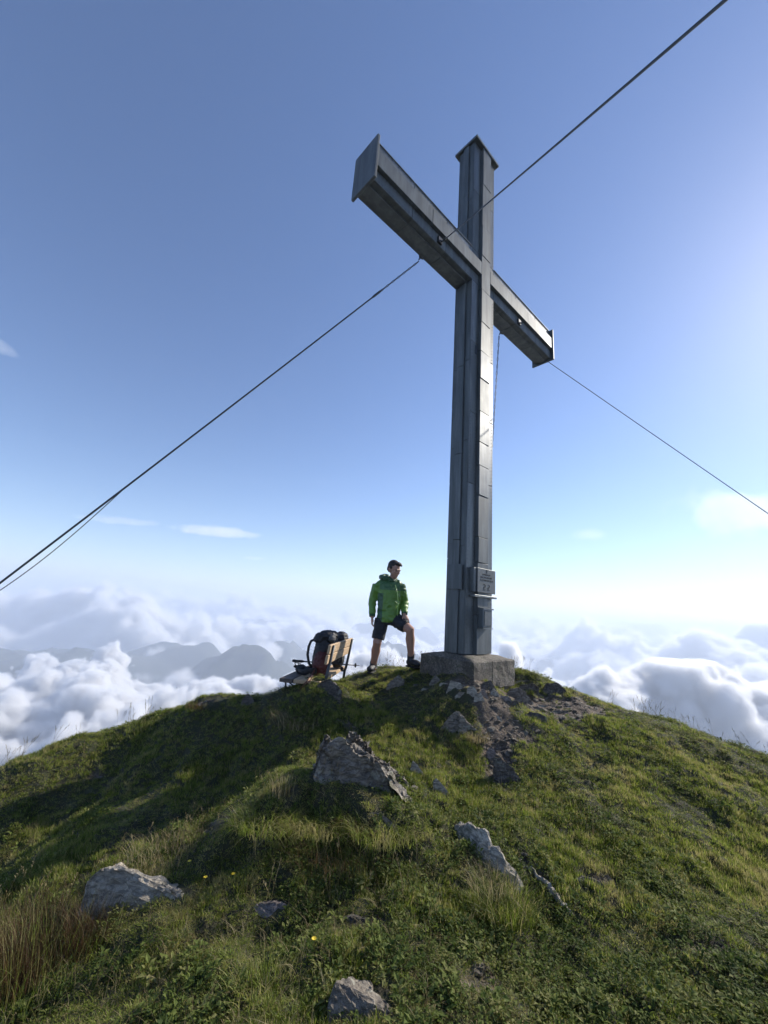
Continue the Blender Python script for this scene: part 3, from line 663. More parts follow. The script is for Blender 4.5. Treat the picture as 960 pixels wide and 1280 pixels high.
def leaf_mat(name, cols, rough=.45, trans=.45, spec=.4, pscale=1.2):
    t = NT(name); P = t.pos()
    oi = t.n.new('ShaderNodeObjectInfo'); rndv = oi.outputs['Random']
    n = t.noise(pscale, 4, .6, P); n2 = t.noise(pscale * 7, 3, .6, P)
    f = t.math('ADD', t.math('MULTIPLY', t.math('SUBTRACT', n, .5), 2.2), t.math('MULTIPLY', t.math('SUBTRACT', n2, .5), 1.9)); f = t.math('ADD', f, .5)
    f = t.math('ADD', f, t.math('MULTIPLY', t.math('SUBTRACT', rndv, .5), .5))
    k = len(cols); c = t.ramp(f, [(.1 + .8 * i / (k - 1), col) for i, col in enumerate(cols)])
    at_ = t.n.new('ShaderNodeAttribute'); at_.attribute_name = 'tint'
    c = t.mix(at_.outputs['Fac'], c, cols[-1])
    t.set(base=c, rough=rough, spec=spec)
    tr = t.n.new('ShaderNodeBsdfTranslucent'); t.put(tr.inputs[0], t.mix(.6, c, (.8, 1.0, .3), 'MULTIPLY') if False else c)
    mx = t.n.new('ShaderNodeMixShader'); mx.inputs[0].default_value = trans; t.l.new(t.b.outputs[0], mx.inputs[1]); t.l.new(tr.outputs[0], mx.inputs[2]); t.l.new(mx.outputs[0], t.out.inputs[0])
    return t.m
M_GRASS = leaf_mat('turf_grass', [(.07, .095, .015), (.145, .185, .024), (.2, .26, .038), (.26, .28, .06), (.35, .31, .13)], .5, .55, .3)
M_LEAF = leaf_mat('alpine_leaves', [(.045, .07, .016), (.09, .125, .025), (.15, .185, .042), (.22, .22, .08)], .7, .45, .18, 2.2)
M_DRY = leaf_mat('dry_grass', [(.1, .085, .035), (.2, .16, .075), (.3, .24, .12), (.38, .32, .18)], .6, .45, .3, 2)
M_RED = leaf_mat('reddish_grass', [(.08, .045, .022), (.13, .072, .035), (.17, .11, .05), (.1, .1, .03)], .6, .45, .3, 3)

def tuft_mesh(name, n, hmin, hmax, rad, wid, lean=.5, seg=3, mat=None, seed=0, droop=.6, tint=0):
    rn = random.Random(seed); V = []; F = []; T = []
    for b in range(n):
        a = rn.uniform(0, 2 * math.pi); r = rad * math.sqrt(rn.random()); bx, by = r * math.cos(a), r * math.sin(a)
        d = rn.uniform(0, 2 * math.pi) if rn.random() < .4 else a + rn.uniform(-.6, .6)
        h = rn.uniform(hmin, hmax); le = lean * rn.uniform(.2, 1.2); w = wid * rn.uniform(.6, 1.2)
        tw = d + math.pi / 2 + rn.uniform(-.7, .7); sx, sy = math.cos(tw) * w / 2, math.sin(tw) * w / 2
        i0 = len(V); tv = 1 if rn.random() < tint else 0
        for s in range(seg + 1):
            t = s / seg; o = le * h * t ** 2; z = h * (t - droop * le * .5 * t ** 3); k = (1 - t ** 1.7) if s < seg else 0
            x, y = bx + math.cos(d) * o, by + math.sin(d) * o
            if s < seg: V += [(x - sx * k, y - sy * k, z - .004), (x + sx * k, y + sy * k, z - .004)]; T += [tv, tv]
            else: V.append((x, y, z)); T.append(tv)
        for s in range(seg - 1): F.append((i0 + 2 * s, i0 + 2 * s + 1, i0 + 2 * s + 3, i0 + 2 * s + 2))
        F.append((i0 + 2 * seg - 2, i0 + 2 * seg - 1, i0 + 2 * seg))
    me = bpy.data.meshes.new(name); me.from_pydata(V, [], F); a = me.attributes.new('tint', 'FLOAT', 'POINT'); a.data.foreach_set('value', T)
    if mat: me.materials.append(mat)
    me.update(); return me
def leafy_mesh(name, n, hmax, rad, ll, mat, seed=0):
    """sprig of small folded oval leaves on short stalks"""
    rn = random.Random(seed); V = []; F = []
    for b in range(n):
        a = rn.uniform(0, 2 * math.pi); r = rad * math.sqrt(rn.random()); p = Vector((r * math.cos(a), r * math.sin(a), rn.uniform(.15, 1) * hmax))
        d = Vector((math.cos(a + rn.uniform(-1.4, 1.4)), math.sin(a + rn.uniform(-1.4, 1.4)), rn.uniform(-.2, .9))).normalized()
        s = d.cross(Vector((0, 0, 1))).normalized(); s = (s + Vector((0, 0, rn.uniform(-.4, .4)))).normalized(); n_ = s.cross(d)
        L_ = ll * rn.uniform(.6, 1.2); W_ = L_ * rn.uniform(.22, .34); i = len(V)
        V += [tuple(p), tuple(p + d * L_ * .45 + s * W_ + n_ * W_ * .35), tuple(p + d * L_ * .5), tuple(p + d * L_ * .45 - s * W_ + n_ * W_ * .35), tuple(p + d * L_ - n_ * L_ * .12)]
        F += [(i, i + 1, i + 2), (i, i + 2, i + 3), (i + 1, i + 4, i + 2), (i + 2, i + 4, i + 3)]
    me = bpy.data.meshes.new(name); me.from_pydata(V, [], F); a = me.attributes.new('tint', 'FLOAT', 'POINT'); a.data.foreach_set('value', [0] * len(V)); me.materials.append(mat); me.update(); return me

rs = np.random.RandomState(5)
def field_points(n, x0=-7.5, x1=7.5, y0=.9, y1=8.4):
    """more points near the camera's foot where the turf is seen closest"""
    y = y0 + (y1 - y0) * rs.rand(n) ** 1.35; x = rs.uniform(-1, 1, n) * (1.6 + 1.0 * y)
    x = np.clip(x, x0, x1) + rs.uniform(-.01, .01, n)
    return x, y
def outside_rocks(x, y, m=.7):
    k = np.ones(len(x), bool)
    for rx, ry, a, b in ROCKS: k &= ((x - rx) / (a * m + .005)) ** 2 + ((y - ry - .3 * b) / (b * m * .8 + .005)) ** 2 > 1
    dx, dy = x - CB.x, y - CB.y; c, s = math.cos(YAW), math.sin(YAW); u = dx * c + dy * s; v = -dx * s + dy * c
    return k & ~((u > -.44) & (u < .57) & (v > -.39) & (v < .5))
def tuft_points(x, y, smin, smax, nvar, lift=0, tilt=.35, hscale=None):
    z = H(x, y); e = .05
    nx = -(H(x + e, y, False) - H(x - e, y, False)) / (2 * e); ny = -(H(x, y + e, False) - H(x, y - e, False)) / (2 * e)
    n = len(x); sc = rs.uniform(smin, smax, n); S3 = np.stack([sc, sc, sc * (1 if hscale is None else hscale)], -1)
    rot = np.stack([-ny * .6 + rs.uniform(-tilt, tilt, n), nx * .6 + rs.uniform(-tilt, tilt, n), rs.uniform(0, 6.28, n)], -1)
    return np.stack([x, y, z + lift], -1), rot, S3, rs.randint(0, nvar, n)

# short turf
x, y = field_points(150000); sm = soil_mask(x, y); gn = fbm(x * .9 + 5, y * .9, 4); k = outside_rocks(x, y) & (rs.rand(len(x)) > sm * 1.15)
x, y, gn = x[k], y[k], gn[k]
hs = np.clip(.8 + 1.3 * gn + 1.3 * fbm(x * 4, y * 4, 3), .25, 1.6)
gm = [tuft_mesh('turf', 20, .014, .037, .032, .0042, .9, 3, M_GRASS, s, tint=.07) for s in range(6)]
scatter('grass', 'short green alpine turf covering the summit ridge', *tuft_points(x, y, .6, 1.15, 6, hscale=hs), gm, M_GRASS)
# broad leaved mat plants: dense at the bottom centre and over the right slope
x, y = field_points(48000); lm = .6 * fbm(x * 1.1 - 3, y * 1.1 + 2, 4) + 1.1 * fbm(x * 3.5, y * 3.5 + 7, 3) + .28 * np.exp(-((y - 2.3) / .8) ** 2) + .04 * (x > .6) - .25 * soil_mask(x, y) - .25 * (x < -1.6) * (y > 3)
k = outside_rocks(x, y) & (lm > rs.uniform(.0, .2, len(x))); x, y = x[k], y[k]
lmh = [leafy_mesh('leaf_sprig', 13, .038, .035, ll, M_LEAF, s + 40) for s, ll in enumerate((.014, .018, .022, .028, .036))]
scatter('ground_cover', 'dark glossy leafy mat plants growing in the turf', *tuft_points(x, y, .55, 1.2, 5), lmh, M_LEAF)
# longer straw among the turf
x, y = field_points(16000); dm = fbm(x * .8 + 40, y * .8, 4); k = outside_rocks(x, y, .9) & (dm > rs.uniform(-.12, .3, len(x))); x, y = x[k], y[k]
dmh = [tuft_mesh('straw', 6, .04, .10, .03, .0022, 1.3, 4, M_DRY, s + 80) for s in range(4)]
scatter('dry_grass', 'pale dry grass blades standing in the turf', *tuft_points(x, y, .6, 1.25, 4), dmh, M_DRY)
# loose stones and crumbs on the worn ground
def pebble(seed):
    rn = random.Random(seed); bm = bmesh.new(); bmesh.ops.create_icosphere(bm, subdivisions=1, radius=1)
    sx, sy, sz = rn.uniform(.7, 1.2), rn.uniform(.5, 1), rn.uniform(.25, .6)
    for v in bm.verts: v.co = Vector((v.co.x * sx, v.co.y * sy, v.co.z * sz)) * rn.uniform(.75, 1.2)
    me = bpy.data.meshes.new('pebble'); bm.to_mesh(me); bm.free(); me.materials.append(M_ROCK_P if seed % 2 else M_ROCK); return me
x, y = field_points(160000, y0=1.5); k = (soil_mask(x, y) > rs.uniform(.2, 1.1, len(x))) & outside_rocks(x, y); x, y = x[k][:22000], y[k][:22000]
P_, R_, S_, V_ = tuft_points(x, y, .3, 1, 5); S_ = S_ * (.009 + .045 * rs.rand(len(x), 1) ** 5)
scatter('gravel', 'small stones and grit on the trodden ground', P_, R_, S_, V_, [pebble(s * 2) for s in range(5)], M_ROCK)
# seed stalks on the skyline
def stalk_mesh(seed):
    rn = random.Random(seed); bm = bmesh.new()
    for q in range(3):
        a = rn.uniform(0, 6.28); h = rn.uniform(.09, .24); l = rn.uniform(.02, .09); b = Vector((rn.uniform(-.02, .02), rn.uniform(-.02, .02), 0))
        pts = [b + Vector((math.cos(a) * l * t * t, math.sin(a) * l * t * t, h * t)) for t in (0, .3, .6, .85, 1)]
        tube(bm, pts, [.0011, .001, .0009, .0012, .0006], 3, False)
        for j in range(5):
            t = .78 + .05 * j; p = b + Vector((math.cos(a) * l * t * t, math.sin(a) * l * t * t, h * t)); d = Vector((rn.uniform(-1, 1), rn.uniform(-1, 1), 1)).normalized() * .018
            tube(bm, [p, p + d * .5, p + d], [.0008, .0024, .0005], 3, False)
    me = bpy.data.meshes.new('seed_stalk'); bm.to_mesh(me); bm.free(); a = me.attributes.new('tint', 'FLOAT', 'POINT'); me.materials.append(M_DRY); return me
X, Y = [], []
for (px, py, y0_, n, sp) in [(500, 838, 6.5, 26, .35), (830, 902, 5.8, 14, .25), (760, 880, 6.2, 4, .3), (905, 925, 5.4, 8, .3), (40, 955, 5.0, 14, .5), (150, 915, 5.5, 8, .4), (235, 1060, 3.4, 22, .3), (640, 848, 6.7, 8, .15), (545, 840, 6.5, 9, .12), (420, 1000, 3.6, 7, .2), (680, 1010, 3.7, 8, .5), (60, 1120, 3.0, 20, .3), (480, 1130, 2.8, 6, .3)]:
    p = at(px, py, y0_); X += list(p.x + rs.normal(0, sp, n)); Y += list(p.y + rs.normal(0, .12, n))
scatter('seed_grass', 'thin seed stalks standing up along the skyline and on the slope', *tuft_points(np.array(X), np.array(Y), .6, 1.15, 4, tilt=.12), [stalk_mesh(s) for s in range(4)], M_DRY)

# individual long grass tufts
def big_tuft(label, px, py, y, n, h, rad, mat, seed, lean=.7, wid=.0035, stretch=1.0, droop=.7):
    p = ground_hit(px, py, y); me = tuft_mesh('grass_tuft', n, h * .45, h, rad, wid, lean, 6, mat, seed, droop, .25)
    for v in me.vertices: v.co.x *= stretch
    zc = hz(p.x, p.y)
    for v in me.vertices:
        t = max(0, 1 - v.co.z / (h * .6)); v.co.z += (hz(p.x + v.co.x, p.y + v.co.y) - zc) if False else 0
    o = link('grass_tuft', me); o.location = (p.x, p.y, zc - .01); return tag(o, label, 'grass tuft')
big_tuft('tall reddish brown dry grass filling the bottom left corner', 45, 1215, 2.35, 1700, .37, .27, M_RED, 1, .45, .0026, 1.2)
big_tuft('long olive green grass mixed into the reddish clump at bottom left', 60, 1225, 2.3, 420, .30, .3, M_GRASS, 21, .5, .0024, 1.3)
big_tuft('reddish dry grass just left of the sharp lichened rock', 120, 1165, 2.6, 500, .22, .16, M_RED, 2, .7, .0026)
big_tuft('pale dry grass behind the sharp lichened rock', 215, 1075, 3.25, 420, .17, .28, M_DRY, 3, .8, .0028, 1.2)
big_tuft('straw coloured grass tuft standing on top of the shaded hump', 352, 992, 3.68, 160, .17, .09, M_DRY, 4, .5, .003)
big_tuft('rust brown grass hanging from the right of the shaded hump', 446, 1036, 3.5, 300, .2, .1, M_RED, 5, 1.3, .003, 1, 1.5)
big_tuft('dark green grass hanging over the left of the shaded hump', 330, 1030, 3.45, 650, .2, .2, M_GRASS, 6, 1.4, .0032, 1.2, 1.5)
big_tuft('dark green grass hanging over the middle of the shaded hump', 395, 1032, 3.45, 800, .2, .22, M_GRASS, 16, 1.4, .0032, 1.3, 1.5)
big_tuft('dark green grass hanging over the right end of the shaded hump', 480, 1042, 3.45, 600, .18, .2, M_GRASS, 17, 1.3, .0032, 1.2, 1.4)
big_tuft('dead brown grass mixed into the front of the shaded hump', 420, 1060, 3.4, 350, .14, .3, M_RED, 18, 1.4, .003, 1.2, 1.5)
big_tuft('long green grass below the long tilted slab', 632, 1140, 2.8, 800, .17, .17, M_GRASS, 7, .9, .0032, 1.1)
big_tuft('dry yellowish grass at the top of the long green tuft', 615, 1108, 2.95, 240, .16, .13, M_DRY, 8, .8, .0028, 1.2)
big_tuft('yellowish grass between the pointed rock and the worn path', 596, 925, 4.7, 260, .12, .13, M_DRY, 9, .9, .004)
big_tuft('green grass tuft growing above the bottom edge left of the bottom rock', 330, 1240, 2.15, 350, .11, .14, M_GRASS, 10, .8, .0035, 1.3)
big_tuft('mossy grass clump against the plinth on the right', 655, 866, 6.0, 240, .1, .14, M_GRASS, 11, .9, .005)
big_tuft('rough grass along the foot of the bench rock', 372, 905, 5.0, 420, .16, .22, M_DRY, 12, 1.0, .0035, 1.4)
big_tuft('rust coloured grass on top of the shaded mound on the left skyline', 250, 884, 5.5, 200, .1, .14, M_RED, 13, .9, .004, 1.2)
big_tuft('grass tuft breaking the right hand skyline', 850, 912, 5.6, 200, .1, .14, M_GRASS, 14, .7, .004, 1.3)

# yellow flowers
M_YEL = mat_flat('yellow_petals', (.75, .55, .03), .5); M_STALK = mat_flat('flower_stalk', (.06, .1, .03), .6)
FL = [(236, 1077, 3.1, 'yellow flower highest of the three behind the sharp rock'), (256, 1097, 3.0, 'yellow flower lowest of the three behind the sharp rock'), (290, 1098, 3.0, 'yellow flower furthest from the sharp rock, over dark turf'), (390, 1191, 2.45, 'yellow flower in the leafy turf above the bottom rock')]
for px, py, y, lb in FL:
    p = at(px, py, y); gz = hz(p.x, p.y); f = tag(empty('flower', (p.x, p.y, gz)), lb, 'flower')
    bm = bmesh.new(); tube(bm, [(0, 0, -.01), (.004, 0, max(.04, p.z - gz))], .0012, 4); from_bm('stalk', bm, M_STALK, f)
    bm = bmesh.new(); hh = max(.04, p.z - gz)
    for k in range(14):
        a = k * 2 * math.pi / 14 + .2; r = .014
        v = [bm.verts.new((.004 + q[0], q[1], hh + q[2])) for q in ((0, 0, 0), (math.cos(a - .2) * r * .7, math.sin(a - .2) * r * .7, .004), (math.cos(a) * r, math.sin(a) * r, .006), (math.cos(a + .2) * r * .7, math.sin(a + .2) * r * .7, .004))]
        bm.faces.new(v)
    from_bm('petals', bm, M_YEL, f)
#--PART4--

# ------------------------------------------------------------------ smooth closed bodies out of overlapping blobs
def ball(bm, c, r, M=None, sub=3):
    g = bmesh.ops.create_icosphere(bm, subdivisions=sub, radius=1)['verts']
    r = r if isinstance(r, (tuple, list)) else (r, r, r)
    for v in g:
        v.co = Vector((v.co.x * r[0], v.co.y * r[1], v.co.z * r[2]))
        if M is not None: v.co = M @ v.co
        v.co += Vector(c)
def melt(name, bm, voxel, mat, parent=None, smooth=2, wrinkle=0, wsc=14, origin=None):
    me = bpy.data.meshes.new(name + '_src'); bm.to_mesh(me); bm.free()
    o = bpy.data.objects.new(name + '_src', me); COL.objects.link(o)
    m = o.modifiers.new('r', 'REMESH'); m.mode = 'VOXEL'; m.voxel_size = voxel
    if smooth:
        s = o.modifiers.new('s', 'SMOOTH'); s.iterations = smooth; s.factor = .6
    dg = bpy.context.evaluated_depsgraph_get(); me2 = bpy.data.meshes.new_from_object(o.evaluated_get(dg))
    bpy.data.objects.remove(o); me2.name = name
    if wrinkle:
        me2.update(); no = [v.normal.copy() for v in me2.vertices]
        for v, n in zip(me2.vertices, no):
            p = v.co
            w = 1 - abs(mnoise.noise(Vector((p.x * wsc, p.y * wsc, p.z * wsc * 1.5)) + Vector((3, 1, 2)))) * 2.2
            v.co += n * wrinkle * (w - .4)
    if origin is not None:
        for v in me2.vertices: v.co -= Vector(origin)
    me2.update()
    return link(name, me2, mat, parent, True)

# ------------------------------------------------------------------ the hiker
HY = 6.3
def hp(px, py, dy=0): return at(px, py, HY + dy)
hip_l, hip_r = hp(477.5, 774), hp(492, 773)
kn_l, kn_r = hp(471.5, 803, -.03), hp(512.5, 787, -.22)
an_l, an_r = hp(466.5, 833, .10), hp(513.5, 823, -.08)
sh_l, sh_r = hp(471.5, 731.5), hp(500.5, 732)
el_l, el_r = hp(465.5, 752, .04), hp(506, 753, .06)
wr_l, wr_r = hp(465.3, 771, -.02), hp(505.5, 768, -.12)
neck0, neck1 = hp(487.5, 730), hp(492, 720, -.02)
head_c = hp(492.8, 712.3, -.04)
MH = Matrix.Translation(head_c) @ Matrix.Rotation(R(42), 4, 'Z') @ Matrix.Rotation(R(19), 4, 'X') @ Matrix.Scale(1.14, 4)
MR = Matrix.Rotation(R(42), 4, 'Z') @ Matrix.Rotation(R(19), 4, 'X')
def s114(r): return tuple(q * 1.14 for q in r)
M_SKIN = mat_flat('skin', (.36, .2, .14), .55, 0, .12, 20); M_SKIN.node_tree.nodes['Principled BSDF'].inputs['Subsurface Weight'].default_value = .1; M_SKIN.node_tree.nodes['Principled BSDF'].inputs['Subsurface Radius'].default_value = (.02, .008, .004)
M_HAIR = mat_flat('dark_brown_hair', (.022, .016, .012), .6, 0, .4, 120, .5, 200)
M_SHORTS = mat_flat('black_shorts', (.012, .013, .018), .75, 0, .3, 20, .3, 60)
M_BOOT = mat_flat('dark_boots', (.018, .02, .024), .6, 0, .3, 40, .4)
M_SOCK = mat_flat('black_socks', (.012, .012, .014), .9)
def jacket_mat():
    t = NT('green_shell_jacket'); P = t.obj(); x = t.n.new('ShaderNodeSeparateXYZ'); t.l.new(P, x.inputs[0])
    n = t.noise(12, 4, .6, P)
    g = t.mix(n, (.08, .17, .022), (.115, .24, .035))
    ju = t.math('MULTIPLY', x.outputs[0], 1)
    e = t.noise(5, 1, .5, P)
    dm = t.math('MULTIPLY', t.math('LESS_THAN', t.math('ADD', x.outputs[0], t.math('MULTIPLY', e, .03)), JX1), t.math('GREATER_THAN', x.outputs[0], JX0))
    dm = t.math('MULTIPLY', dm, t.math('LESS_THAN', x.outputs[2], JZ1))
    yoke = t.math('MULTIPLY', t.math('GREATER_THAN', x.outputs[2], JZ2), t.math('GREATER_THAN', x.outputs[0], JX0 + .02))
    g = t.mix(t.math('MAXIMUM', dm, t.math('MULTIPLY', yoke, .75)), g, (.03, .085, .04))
    return t.set(base=g, rough=.42, normal=t.bump(t.noise(26, 3, .6, P, .5), .5, .012))
hroot_z = min(an_l.z, an_r.z) - .1
ORI = Vector((hip_l.x + .05, HY, hroot_z))
def hand(bm, w, d, pn, th, curl=.35):
    """w wrist, d pointing direction, pn palm normal, th thumb side"""
    d = d.normalized(); th = (th - d * th.dot(d)).normalized(); pn = d.cross(th).normalized() * (1 if d.cross(th).dot(pn) > 0 else -1)
    M3 = Matrix((th, d, pn)).transposed()
    ball(bm, w + d * .048, (.040, .052, .016), M3.to_4x4(), 2)
    tube(bm, [w - d * .03, w + d * .02], [.026, .026], 8)
    for k, (o, L_) in enumerate(((.027, .072), (.009, .080), (-.009, .074), (-.026, .058))):
        b = w + d * .085 + th * o; p1 = b + (d * math.cos(curl * .6) + pn * math.sin(curl * .6)) * L_ * .42
        p2 = p1 + (d * math.cos(curl * 1.7) + pn * math.sin(curl * 1.7)) * L_ * .32; p3 = p2 + (d * math.cos(curl * 2.6) + pn * math.sin(curl * 2.6)) * L_ * .26
        tube(bm, [b - d * .02, p1, p2, p3], [.0092, .0088, .0080, .0065], 7)
    b = w + d * .025 + th * .03; p1 = b + (d * .7 + th * .75 + pn * .1).normalized() * .035; p2 = p1 + (d * .95 + th * .25 + pn * .2).normalized() * .028
    tube(bm, [w + d * .015 + th * .012, b, p1, p2], [.012, .0125, .0105, .008], 7)
bm = bmesh.new()
# legs
for hp_, kn, an in ((hip_l, kn_l, an_l), (hip_r, kn_r, an_r)):
    mid = hp_.lerp(kn, .5); cf = kn.lerp(an, .33) + Vector((0, .018, 0))
    tube(bm, [hp_, mid, kn.lerp(hp_, .12), kn + Vector((0, -.008, 0)), kn.lerp(an, .14), cf, kn.lerp(an, .62), an.lerp(kn, .08), an + Vector((0, 0, -.04))], [.09, .086, .068, .068, .060, .071, .056, .042, .045], 14)
tube(bm, [hp(485, 778), hp(485, 765), hp(486, 745), hp(487, 733)], [(.10, .15), (.1, .14), (.11, .16), (.08, .14)], 16)
for sh, el, wr in ((sh_l, el_l, wr_l), (sh_r, el_r, wr_r)):
    tube(bm, [sh, sh.lerp(el, .5), el, el.lerp(wr, .35), wr], [.05, .043, .036, .038, .026], 12)
tube(bm, [neck0 + Vector((0, 0, -.06)), neck0, neck1, head_c + Vector((0, .01, -.03))], [.07, .06, .056, .055], 14)
# head and face, local: -y is the face
def hb(c, r, rot=None, sub=2): ball(bm, MH @ Vector(c), s114(r), MR @ (rot or Matrix.Identity(4)), sub)
hb((0, .012, .022), (.073, .092, .092), sub=3); hb((0, -.03, -.03), (.058, .058, .075), sub=3); hb((0, -.062, -.083), (.026, .022, .02)); hb((0, -.045, -.07), (.044, .04, .035))
hb((0, -.098, -.014), (.0125, .018, .024)); hb((0, -.09, .008), (.008, .012, .024)); hb((-.028, -.076, .024), (.026, .013, .009)); hb((.028, -.076, .024), (.026, .013, .009))
hb((-.04, -.062, -.018), (.02, .016, .016)); hb((.04, -.062, -.018), (.02, .016, .016)); hb((0, -.086, -.048), (.02, .009, .0055)); hb((0, -.084, -.058), (.018, .010, .006))
for s in (-1, 1): hb((s * .075, .012, -.008), (.009, .019, .032), Matrix.Rotation(R(s * 12), 4, 'Y'))
hand(bm, wr_l, Vector((.01, -.03, -1)), Vector((1, .2, 0)), Vector((.25, -1, 0)), .42)
hand(bm, wr_r, Vector((.45, -.5, -.75)), Vector((-.4, .35, -.8)), Vector((-1, -.3, 0)), .5)
person = melt('person', bm, .0062, M_SKIN, None, 2, origin=ORI); person.location = ORI
tag(person, 'man in a green jacket and black shorts standing with one foot raised beside the cross', 'person')
def wear(name, bm, voxel, mat, smooth=3, wrinkle=0, wsc=14):
    return melt(name, bm, voxel, mat, person, smooth, wrinkle, wsc, ORI)
JX0, JX1 = (hp(471.3, 760) - ORI).x, (hp(479.5, 760) - ORI).x; JZ1, JZ2 = (hp(480, 742) - ORI).z, (hp(480, 737.5) - ORI).z
bm = bmesh.new()
tube(bm, [hp(486, 777.5), hp(486, 774), hp(486, 764), hp(486.5, 752), hp(486.3, 742), hp(486.3, 735), hp(486.8, 730.5), hp(487.5, 727.5)], [(.135, .175), (.15, .186), (.14, .176), (.138, .176), (.14, .19), (.128, .188), (.105, .15), (.085, .095)], 24)
tube(bm, [hp(470.5, 735), hp(476, 730.5, .0), hp(487, 730), hp(497, 730.5), hp(502, 735)], [.06, .074, .085, .074, .06], 14)
for sh, el, wr in ((sh_l, el_l, wr_l), (sh_r, el_r, wr_r)):
    tube(bm, [sh + Vector((0, 0, .01)), sh.lerp(el, .4), el.lerp(sh, .15), el, el.lerp(wr, .5), wr + (wr - el).normalized() * -.012], [.076, .072, .063, .063, .057, .047], 14)
wear('jacket', bm, .008, jacket_mat(), 7, .010, 11)
M_JD = mat_flat('dark_green_hood', (.025, .075, .03), .55, 0, .3, 25, .4, 40)
bm = bmesh.new(); C0 = hp(486.5, 726)
ring = [C0 + Vector((0, 0, .03)) + Vector((math.cos(a) * .105 - .012, math.sin(a) * .1 + .02, .018 * math.sin(a) + (.02 if math.cos(a) < 0 else -.012))) for a in [k * 2 * math.pi / 20 for k in range(21)]]
tube(bm, ring, [.034 + (.014 if q.y > C0.y else 0) for q in ring], 10)
ball(bm, hp(482, 724, .1), (.09, .065, .085))
wear('hood', bm, .008, M_JD, 3, .008, 18)
bm = bmesh.new(); tube(bm, [hp(494, 731, -.155), hp(497, 742, -.16), hp(497.5, 755, -.165), hp(496.5, 770, -.165)], .0045, 6); wear_z = from_bm('zip', bm, mat_flat('zip_highlight_green', (.3, .5, .16), .35), None, True)  # zip line; its pale green paints in the bright highlight along it
for v in wear_z.data.vertices: v.co -= ORI
wear_z.parent = person
for (w, e) in ((wr_l, el_l), (wr_r, el_r)):
    bm = bmesh.new(); d = (w - e).normalized(); tube(bm, [w - d * .035, w - d * .003], [.049, .047], 14); q = from_bm('cuff', bm, M_JD, None, True)
    for v in q.data.vertices: v.co -= ORI
    q.parent = person
bm = bmesh.new()
tube(bm, [hp(485.5, 770), hp(485, 776), hp(485, 781)], [(.12, .165), (.125, .172), (.1, .14)], 20)
for a, b, e in ((hip_l, kn_l, .86), (hip_r, kn_r, .78)):
    tube(bm, [a, a.lerp(b, .35), a.lerp(b, e)], [.108, .105, .094 if e > .8 else .09], 16)
wear('shorts', bm, .008, M_SHORTS, 3, .008, 14)
bm = bmesh.new()
def hb2(c, r, rot=None, sub=2): ball(bm, MH @ Vector(c), s114(r), MR @ (rot or Matrix.Identity(4)), sub)
hb2((0, .03, .05), (.08, .086, .08), sub=3); hb2((0, -.045, .098), (.055, .05, .026)); hb2((.02, -.075, .088), (.03, .022, .016)); hb2((0, .07, .0), (.066, .04, .06)); hb2((-.07, .01, .03), (.014, .03, .035)); hb2((.07, .01, .03), (.014, .03, .035))
wear('hair', bm, .006, M_HAIR, 1, .006, 45)
for s in (-1, 1):
    bm = bmesh.new(); ball(bm, MH @ Vector((s * .028, -.0825, .008)), .0085, None, 2); q = from_bm('eye', bm, mat_flat('dark_eyes', (.03, .022, .02), .2), None, True)
    for v in q.data.vertices: v.co -= ORI
    q.parent = person
BOOTS = []
for an, d in ((an_l, Vector((-.35, -1, 0))), (an_r, Vector((.75, -.66, 0)))):
    d.normalize(); s_ = Vector((-d.y, d.x, 0)); toe = an + d * .17; g = hz(an.x + d.x * .06, an.y + d.y * .06) + .02
    M3 = Matrix((s_, d, Vector((0, 0, 1)))).transposed().to_4x4()
    bm = bmesh.new(); tube(bm, [an + Vector((0, 0, .075)), an + Vector((0, 0, .0)), Vector((an.x, an.y, g + .06))], [.056, .055, .054], 14)
    ball(bm, (an.x + d.x * .055, an.y + d.y * .055, g + .05), (.05, .13, .045), M3); ball(bm, (an.x + d.x * .12, an.y + d.y * .12, g + .04), (.052, .075, .042), M3); ball(bm, (an.x - d.x * .02, an.y - d.y * .02, g + .045), (.042, .055, .05), M3)
    bt = wear('boot', bm, .006, M_BOOT, 2, .002, 40)
    bm = bmesh.new(); tube(bm, [Vector((an.x, an.y, g - .012)) - d * .065, Vector((an.x, an.y, g - .012)) + d * .0, Vector((an.x, an.y, g - .012)) + d * .12, Vector((an.x, an.y, g - .008)) + d * .19], [(.04, .014), (.045, .015), (.053, .015), (.025, .012)], 14)
    q = from_bm('sole', bm, mat_flat('boot_sole', (.012, .012, .012), .8), bt, True)
    for v in q.data.vertices: v.co -= ORI
    bm = bmesh.new(); tube(bm, [an + Vector((0, 0, .03)), an + Vector((0, 0, .11))], [.05, .047], 14); q = from_bm('sock', bm, M_SOCK, person, True)
    for v in q.data.vertices: v.co -= ORI

